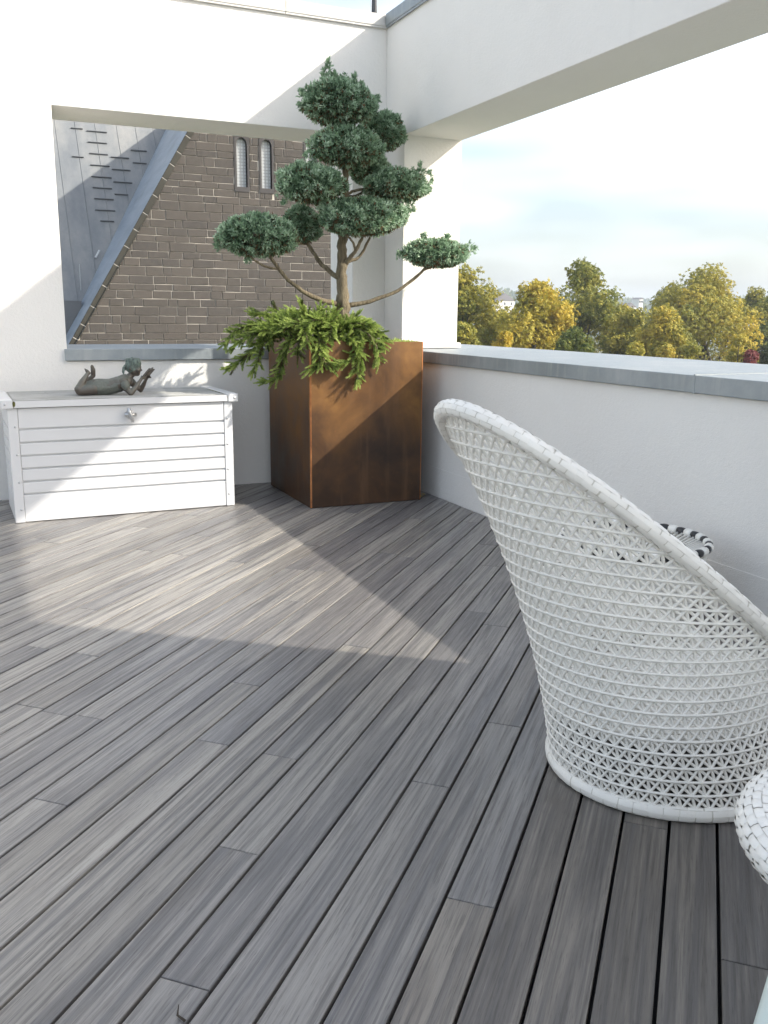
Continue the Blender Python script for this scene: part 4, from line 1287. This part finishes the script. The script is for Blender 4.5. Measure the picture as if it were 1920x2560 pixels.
# sheet seams on the main roof and rows of snow guards
for k_ in range(-6, 16):
    x = 1.0+k_*.62+sr.uniform(-.04, .04)
    a = np.array([x, nave_y(-.9), -.9]); b = np.array([x, nave_y(11.5), 11.5])
    MB().tube([a+on_*.004, b+on_*.004], .014, 4).build('roof_seam', M['slate'], nav)
def c6(x, y): return (130+x/3.813, 280+y/3.813)
hooks = [(330, 520, 187), (340, 520, 293), (355, 530, 402), (365, 545, 512), (375, 565, 622), (388, 570, 727), (402, 585, 832), (412, 600, 940), (460, 590, 1045),
         (560, 730, 437), (572, 745, 553), (585, 762, 672), (598, 725, 790), (180, 290, 160), (190, 300, 432), (750, 900, 370), (770, 900, 490)]
for x0, x1, y in hooks:
    a = nav_at(*c6(x0, y)); b = nav_at(*c6(x1, y)); b[1:] = a[1:]
    mb = MB(); e = on_*.055
    mb.add([a+on_*.0, b, b+e+up_*.0, a+e, a+up_*.035, b+up_*.035, b+e+up_*.02, a+e+up_*.02], [(0, 3, 2, 1), (4, 5, 6, 7), (0, 1, 5, 4), (1, 2, 6, 5), (2, 3, 7, 6), (3, 0, 4, 7)])
    mb.build('snow_guard', M['guard'], nav)
pq = nav_at(*c6(275, 1700))
MB().tube([pq, pq+np.array([0, -.02, .75])], .012, 6).build('lightning_rod', M['steel'], nav)
pq = nav_at(*c6(430, 1375))
MB().tube([pq+on_*.1+np.array([-.06, 0, -.1]), pq+on_*.1+np.array([.07, 0, .12])], .03, 6).build('vent_pipe', M['boxw'], nav)
pq = nav_at(*c6(160, 1900))
MB().box(pq[0]-1.2, pq[0]+.30, pq[1]-.7, pq[1]+.3, pq[2]-.9, pq[2]+.30).build('roof_hatch', M['guard'], nav)
for x0, x1, zb, zt in WINS:
    xc = (x0+x1)/2; r_ = (x1-x0)/2; NA = 10
    arch = lambda rr, z0, zt_: [(xc-rr, z0), (xc+rr, z0)]+[(xc+rr*math.cos(math.pi*k_/NA), zt_+rr*1.25*math.sin(math.pi*k_/NA)) for k_ in range(NA+1)]
    inner = arch(r_, zb, zt); ztop_ = zt+r_*1.25+.07
    outer = [(xc-r_-.06, zb-.13), (xc+r_+.06, zb-.13)]+[(xc+(r_+.06)*max(-1, min(1, 1.5*math.cos(math.pi*k_/NA))), min(ztop_, zt+(ztop_-zt)*1.6*math.sin(math.pi*k_/NA))) for k_ in range(NA+1)]
    mb = MB(); n = len(outer)
    V = [(x, CY-.03, z_) for x, z_ in outer]+[(x, CY-.03, z_) for x, z_ in inner]+[(x, CY+.30, z_) for x, z_ in inner]+[(x, CY+.012, z_) for x, z_ in outer]
    F = []
    for i in range(n):
        j = (i+1) % n
        F += [(i, j, n+j, n+i), (n+i, n+j, 2*n+j, 2*n+i), (j, i, 3*n+i, 3*n+j)]
    wf = mb.add(V, F).build('window_surround', M['frame_stone'], ch); in_local(wf, ch)
    pn = MB().prism([(x-xc, z_-zb) for x, z_ in inner], -.005, .005, 'y').build('pane', M['leaded'], wf)
    pn.location = (xc, CY+.13, zb)

# dark spire and mast rising behind the wall top
sp = empty('church_spire', (17.12, 40, -16))
tag(sp, 'slim dark slate spire tip rising above the back wall corner', 'spire')
in_local(MB().lathe([(2.2, -2), (1.35, 4.0), (.62, 9.5), (.145, 14.4), (.10, 15.4), (.04, 17.0), (.002, 17.4)], 8, (17.12, 40)).build('spire_roof', M['dark_slate'], sp), sp)
in_local(MB().lathe([(2.4, -16), (2.4, -2)], 4, (17.12, 40)).build('tower', M['mortar'], sp), sp)
in_local(MB().tube([(16.80, 39.6, 8), (16.80, 39.6, 16.2)], .02, 6).build('lightning_rod', M['steel'], sp), sp)

# ------------------------------------------------------------------ trees and land beyond the parapet
GZ = -16.0
gr = MB().add([(-2500, -600, GZ), (2500, -600, GZ), (2500, 3500, GZ), (-2500, 3500, GZ)], [(0, 1, 2, 3)]).build('ground', M['ground'])
tag(gr, kind='structure')
def broad_tree(name, label, x, Y, ztop, w, mat, tint, seed, leaf=.26, n=5200, group='autumn trees beyond the parapet', cat='tree', zbot=None, nb=34, sparse=0.0):
    g = np.random.default_rng(seed)
    t = empty(name, (x, Y, GZ)); tag(t, label, cat, group)
    zb = ztop-w*1.5 if zbot is None else zbot
    cz = (ztop+zb)/2; hz_ = (ztop-zb)/2
    # blobs
    B = []
    while len(B) < nb:
        d = g.uniform(-1, 1, 3)
        if np.linalg.norm(d) > 1: continue
        d = d/np.linalg.norm(d)*np.linalg.norm(d)**.45
        rel = d[2]; wid = math.sqrt(max(0, 1-max(rel, 0)**2.2))*(.86 if rel < 0 else 1)
        B.append((np.array([x+d[0]*w*.5*.76*wid**.25, Y+d[1]*w*.5*.76*wid**.25, cz+rel*hz_*.84]), w*g.uniform(.15, .24)))
    B.append((np.array([x, Y, ztop-w*.17]), w*.17))
    P = []; O = []; T = []
    nn_ = mk_noise(seed+5, 14, 1.6)
    n = int(n*1.3); per = n//len(B)
    for (c, r_) in B:
        d = unit(g.normal(size=(per, 3))); rad = r_*(1+.35*nn_(d*2+c))*g.uniform(.5, 1.1, per)
        P.append(c+d*rad[:, None]*np.array([1, 1, .82])); O.append(d)
        T.append(np.full(per, tint-.03+g.normal()*.06)+.09*nn_(c*.7+d)+g.normal(size=per)*.045)
    P = np.concatenate(P); O = np.concatenate(O); T = np.concatenate(T)
    k_ = 5
    Pn = np.repeat(P, k_, 0); n_ = len(P); leaf = leaf*.82
    ax = unit(O*.6+g.normal(size=O.shape)*.6+np.array([0, 0, .3])); a1 = unit(np.cross(ax, g.normal(size=ax.shape))); a2 = np.cross(ax, a1)
    ang = (np.arange(k_)/k_*2*math.pi)[None]+g.uniform(0, 6.28, n_)[:, None]
    D = (a1[:, None]*np.cos(ang)[..., None]+a2[:, None]*np.sin(ang)[..., None])-ax[:, None]*.35-np.array([0, 0, .35])
    D = unit(D.reshape(-1, 3)); S = unit(np.cross(D, np.repeat(ax, k_, 0)))
    L = leaf*g.uniform(.7, 1.3, len(Pn))
    ob = quads('crown', Pn, D, S, L, L*.24, np.clip(np.repeat(T, k_)+g.normal(size=len(Pn))*.04, 0, 1), M[mat], t); in_local(ob, t)
    mb = MB(); tr_top = cz+hz_*.3
    tp_ = [(x, Y, GZ-.2), (x+.1, Y, GZ+6), (x, Y+.1, zb), (x-.1, Y, cz), (x, Y, tr_top)]
    mb.tube(tp_, [w*.055, w*.042, w*.034, w*.024, w*.010], 9)
    ob = mb.build('trunk', M['bark2'], t, smooth=True); in_local(ob, t)
    mb = MB()
    for (c, r_) in B[::2]:
        s0 = np.array([x, Y, zb+(cz-zb)*g.uniform(0, 1.2)]); m_ = (s0+c)/2+np.array([0, 0, -.05*w])
        mb.tube([s0, m_, c], [w*.016, w*.011, w*.004], 5)
    ob = mb.build('limbs', M['bark2'], t, smooth=True); in_local(ob, t)
    return t
def tw(px, py, Y): return at(px, py, Y)
def T_at(px, pytop, hw_px, Y):
    q = tw(px, pytop, Y); depth = (q-CAM_P)@CAM_F
    return q[0], Y, q[2], 2*hw_px*depth/FPX
SPEC = [
  ('chestnut_tree', 'thin olive and yellow tree beside the white column', 1160, 652, 108, 66, .42, 3, .26, 8000),
  ('chestnut_tree', 'bright golden yellow tree between two taller olive trees', 1345, 690, 118, 60, .60, 12, .26, 12000),
  ('chestnut_tree', 'tall olive green tree with the highest round top near the middle', 1462, 640, 125, 70, .38, 23, .30, 15000),
  ('chestnut_tree', 'low olive tree in front of the distant hill', 1590, 765, 75, 64, .44, 31, .25, 7000),
  ('chestnut_tree', 'broad yellow-olive tree, widest of the row, at the right', 1775, 652, 165, 72, .50, 44, .30, 21000),
  ('chestnut_tree', 'dark green tree cut by the right picture edge', 1960, 715, 95, 70, .22, 52, .28, 8000),
  ('chestnut_tree', 'dark green tree filling the gap below the golden tree', 1250, 800, 95, 72, .22, 61, .26, 7000),
  ('lime_tree', 'olive tree behind the gap between the leftmost and golden trees', 1255, 768, 80, 84, .38, 81, .28, 8000),
  ('lime_tree', 'dull yellow tree behind the right shoulder of the tall olive tree', 1560, 755, 60, 84, .46, 82, .28, 7000),
  ('lime_tree', 'greenish tree behind the left shoulder of the broad tree', 1690, 700, 75, 86, .34, 83, .28, 7000),
  ('lime_tree', 'brownish olive tree behind the right shoulder of the broad tree', 1890, 712, 70, 84, .42, 84, .28, 7000),
  ('chestnut_tree', 'yellow-green tree low between the olive and broad trees', 1668, 765, 75, 60, .50, 66, .24, 7000),
]
for (nm, lb, px, py, hw, Y, tint, sd, leaf, n) in SPEC:
    x, Y, zt, w = T_at(px, py, hw, Y)
    broad_tree(nm, lb, x, Y, zt, w, 'chestnut', tint, sd, leaf, n, zbot=max(zt-w*1.9, GZ+4))
SHR = [('willow_bush', 'feathery green willow-like bush low behind the parapet', 1430, 815, 75, 50, 'chestnut', .18, 71),
       ('yellow_bush', 'small yellow bush low beside the white column', 1265, 825, 40, 50, 'chestnut', .70, 72),
       ('yellow_bush', 'round yellow bush low in front of the broad tree', 1850, 830, 60, 52, 'chestnut', .56, 73),
       ('copper_bush', 'reddish brown bush at the lower right of the trees', 1880, 872, 45, 48, 'redleaf', .5, 74),
       ('olive_bush', 'olive bush just above the middle of the parapet', 1590, 850, 70, 50, 'chestnut', .42, 75),
       ('olive_bush', 'olive bush left of the willow-like bush by the column', 1160, 800, 70, 52, 'chestnut', .36, 76),
       ('olive_bush', 'olive bush under the broad tree, left of the yellow bush', 1730, 850, 70, 52, 'chestnut', .45, 77)]
for (nm, lb, px, py, hw, Y, mt, tint, sd) in SHR:
    x, Y, zt, w = T_at(px, py, hw, Y)
    broad_tree(nm, lb, x, Y, zt, w, mt, tint, sd, .20, 5200, 'bushes behind the parapet', 'bush', zbot=zt-w*2.2, nb=18)

# wooded hill far away and pale houses
g = np.random.default_rng(77)
nx, ny = 90, 14
V = []; F = []
hn = mk_noise(5, 12, .004)
for j in range(ny):
    for i in range(nx):
        x = -600+i*2600/(nx-1); y = 650+j*55
        rdg = math.sin(math.pi*min(1, j/9.0)*.5)
        V.append((x, y, GZ+rdg*(36+14*float(hn(np.array([x, y, 0.0]))))))
for j in range(ny-1):
    for i in range(nx-1): F.append((j*nx+i, j*nx+i+1, (j+1)*nx+i+1, (j+1)*nx+i))
hl = MB().add(V, F).build('hills', M['hill'], smooth=True); tag(hl, kind='structure')
# far wood on the hill
Va = np.array(V); n = 5200
ii = g.uniform(0, 1, n); jj = g.uniform(.0, .85, n)
X = -600+ii*2600; Yv = 650+jj*(ny-1)*55
rd = np.sin(math.pi*np.minimum(1, (jj*(ny-1))/9.0)*.5)
Zv = GZ+rd*(36+14*hn(np.stack([X, Yv, X*0], 1)))
wood = MB()
cone = [(1, .15), (.75, .45), (.0, 1.0)]
Pq = []; Dq = []; Sq = []; Lq = []; Wq = []; Tq = []
hgt = g.uniform(9, 17, n)
for k_ in range(10):
    f = g.uniform(.1, .9, n)
    a = g.uniform(0, 6.28, n); rr = (1-f)*hgt*.28
    Pq.append(np.stack([X+np.cos(a)*rr, Yv+np.sin(a)*rr, Zv+hgt*f], 1))
    d = np.stack([np.cos(a)*.5, np.sin(a)*.5, np.full(n, .9)], 1); Dq.append(unit(d)); Sq.append(unit(np.cross(d, g.normal(size=d.shape))))
    Lq.append(hgt*.35); Wq.append(hgt*.13); Tq.append(np.clip(.18+g.normal(size=n)*.10, 0, .6))
fw = quads('far_wood', np.concatenate(Pq), np.concatenate(Dq), np.concatenate(Sq), np.concatenate(Lq), np.concatenate(Wq), np.concatenate(Tq), M['chestnut'])
tag(fw, 'hazy dark wood covering the distant hill', 'wood', kind='stuff')
HS = [(1603, 748, 520, 3.6, 7, 'small white house with grey roof in front of the distant hill'), (1262, 752, 480, 14, 6, 'long pale house seen between the two leftmost trees'), (1577, 768, 430, 8, 6, 'pale low house just left of the small white house')]
for px, py, Y, w_, h_, lb in HS:
    q = at(px, py, Y)
    hs = empty('house', (q[0], Y, GZ)); tag(hs, lb, 'house', 'pale houses in the distance')
    in_local(MB().box(q[0]-w_/2, q[0]+w_/2, Y, Y+8, GZ, q[2]).build('wall', M['housewall'], hs), hs)
    in_local(MB().prism([(q[0]-w_/2-.3, q[2]+.01), (q[0]+w_/2+.3, q[2]+.01), (q[0], q[2]+w_*.32)], Y-.3, Y+8.3, 'y').build('roof', M['houseroof'], hs), hs)
    for k_ in range(3):
        xx = q[0]-w_/2+w_*(k_+.5)/3
        in_local(MB().box(xx-.5, xx+.5, Y-.04, Y+.02, q[2]-2.4, q[2]-1.0).build('window', M['black'], hs), hs)

# ------------------------------------------------------------------ air
hz = MB().box(-2600, 2600, -700, 3600, -17.2, 60).build('haze', None)
hm = bpy.data.materials.new('haze_air'); hm.use_nodes = True
hm.node_tree.nodes.clear()
ho_ = hm.node_tree.nodes.new('ShaderNodeOutputMaterial'); hv = hm.node_tree.nodes.new('ShaderNodeVolumePrincipled')
hv.inputs['Color'].default_value = (.82, .91, 1.0, 1); hv.inputs['Density'].default_value = .0005; hv.inputs['Anisotropy'].default_value = .2
hm.node_tree.links.new(hv.outputs['Volume'], ho_.inputs['Volume'])
hz.data.materials.append(hm)
tag(hz, kind='stuff')

# ------------------------------------------------------------------ litter on the deck
M['dry_leaf'] = plain('dry_yellow_leaf', (.42, .33, .10), .8, 0, .4, 60)
def fallen_leaf(x, y, rz, sz, label):
    mb = MB(); n = 9
    V = []; F = []
    for i in range(n):
        t = i/(n-1); w = math.sin(math.pi*t**.8)*.42
        for v in (-1, 0, 1): V.append(((t-.5)*sz, v*w*sz*.5, .004+abs(v)*.10*sz*(.5+.5*math.sin(t*5))+.05*sz*math.sin(t*3)))
    for i in range(n-1):
        for v in range(2): F.append((i*3+v, i*3+v+1, (i+1)*3+v+1, (i+1)*3+v))
    o = mb.add(V, F).build('fallen_leaf', M['dry_leaf']); o.location = (x, y, .002); o.rotation_euler = (0, 0, rz)
    tag(o, label, 'leaf', 'dry leaves on the deck')
    md = o.modifiers.new('solid', 'SOLIDIFY'); md.thickness = .0008
fallen_leaf(3.335, 6.70, .6, .06, 'yellow dry leaf lying by the right foot of the rusty planter')
fallen_leaf(3.38, 6.78, 2.2, .05, 'small dry leaf in the gap between planter and right wall')
q = at(462, 2552, 1.0); d = ray(462, 2552); q = CAM_P+d*((.004-1.5)/d[2])
tw_ = MB().tube([q, q+np.array([-.012, .02, .002]), q+np.array([-.004, .045, .006])], [.0035, .0025, .001], 6).build('twig', M['bark2'], None, smooth=True)
tag(tw_, 'tiny dark twig on the deck at the bottom edge of the picture', 'twig')
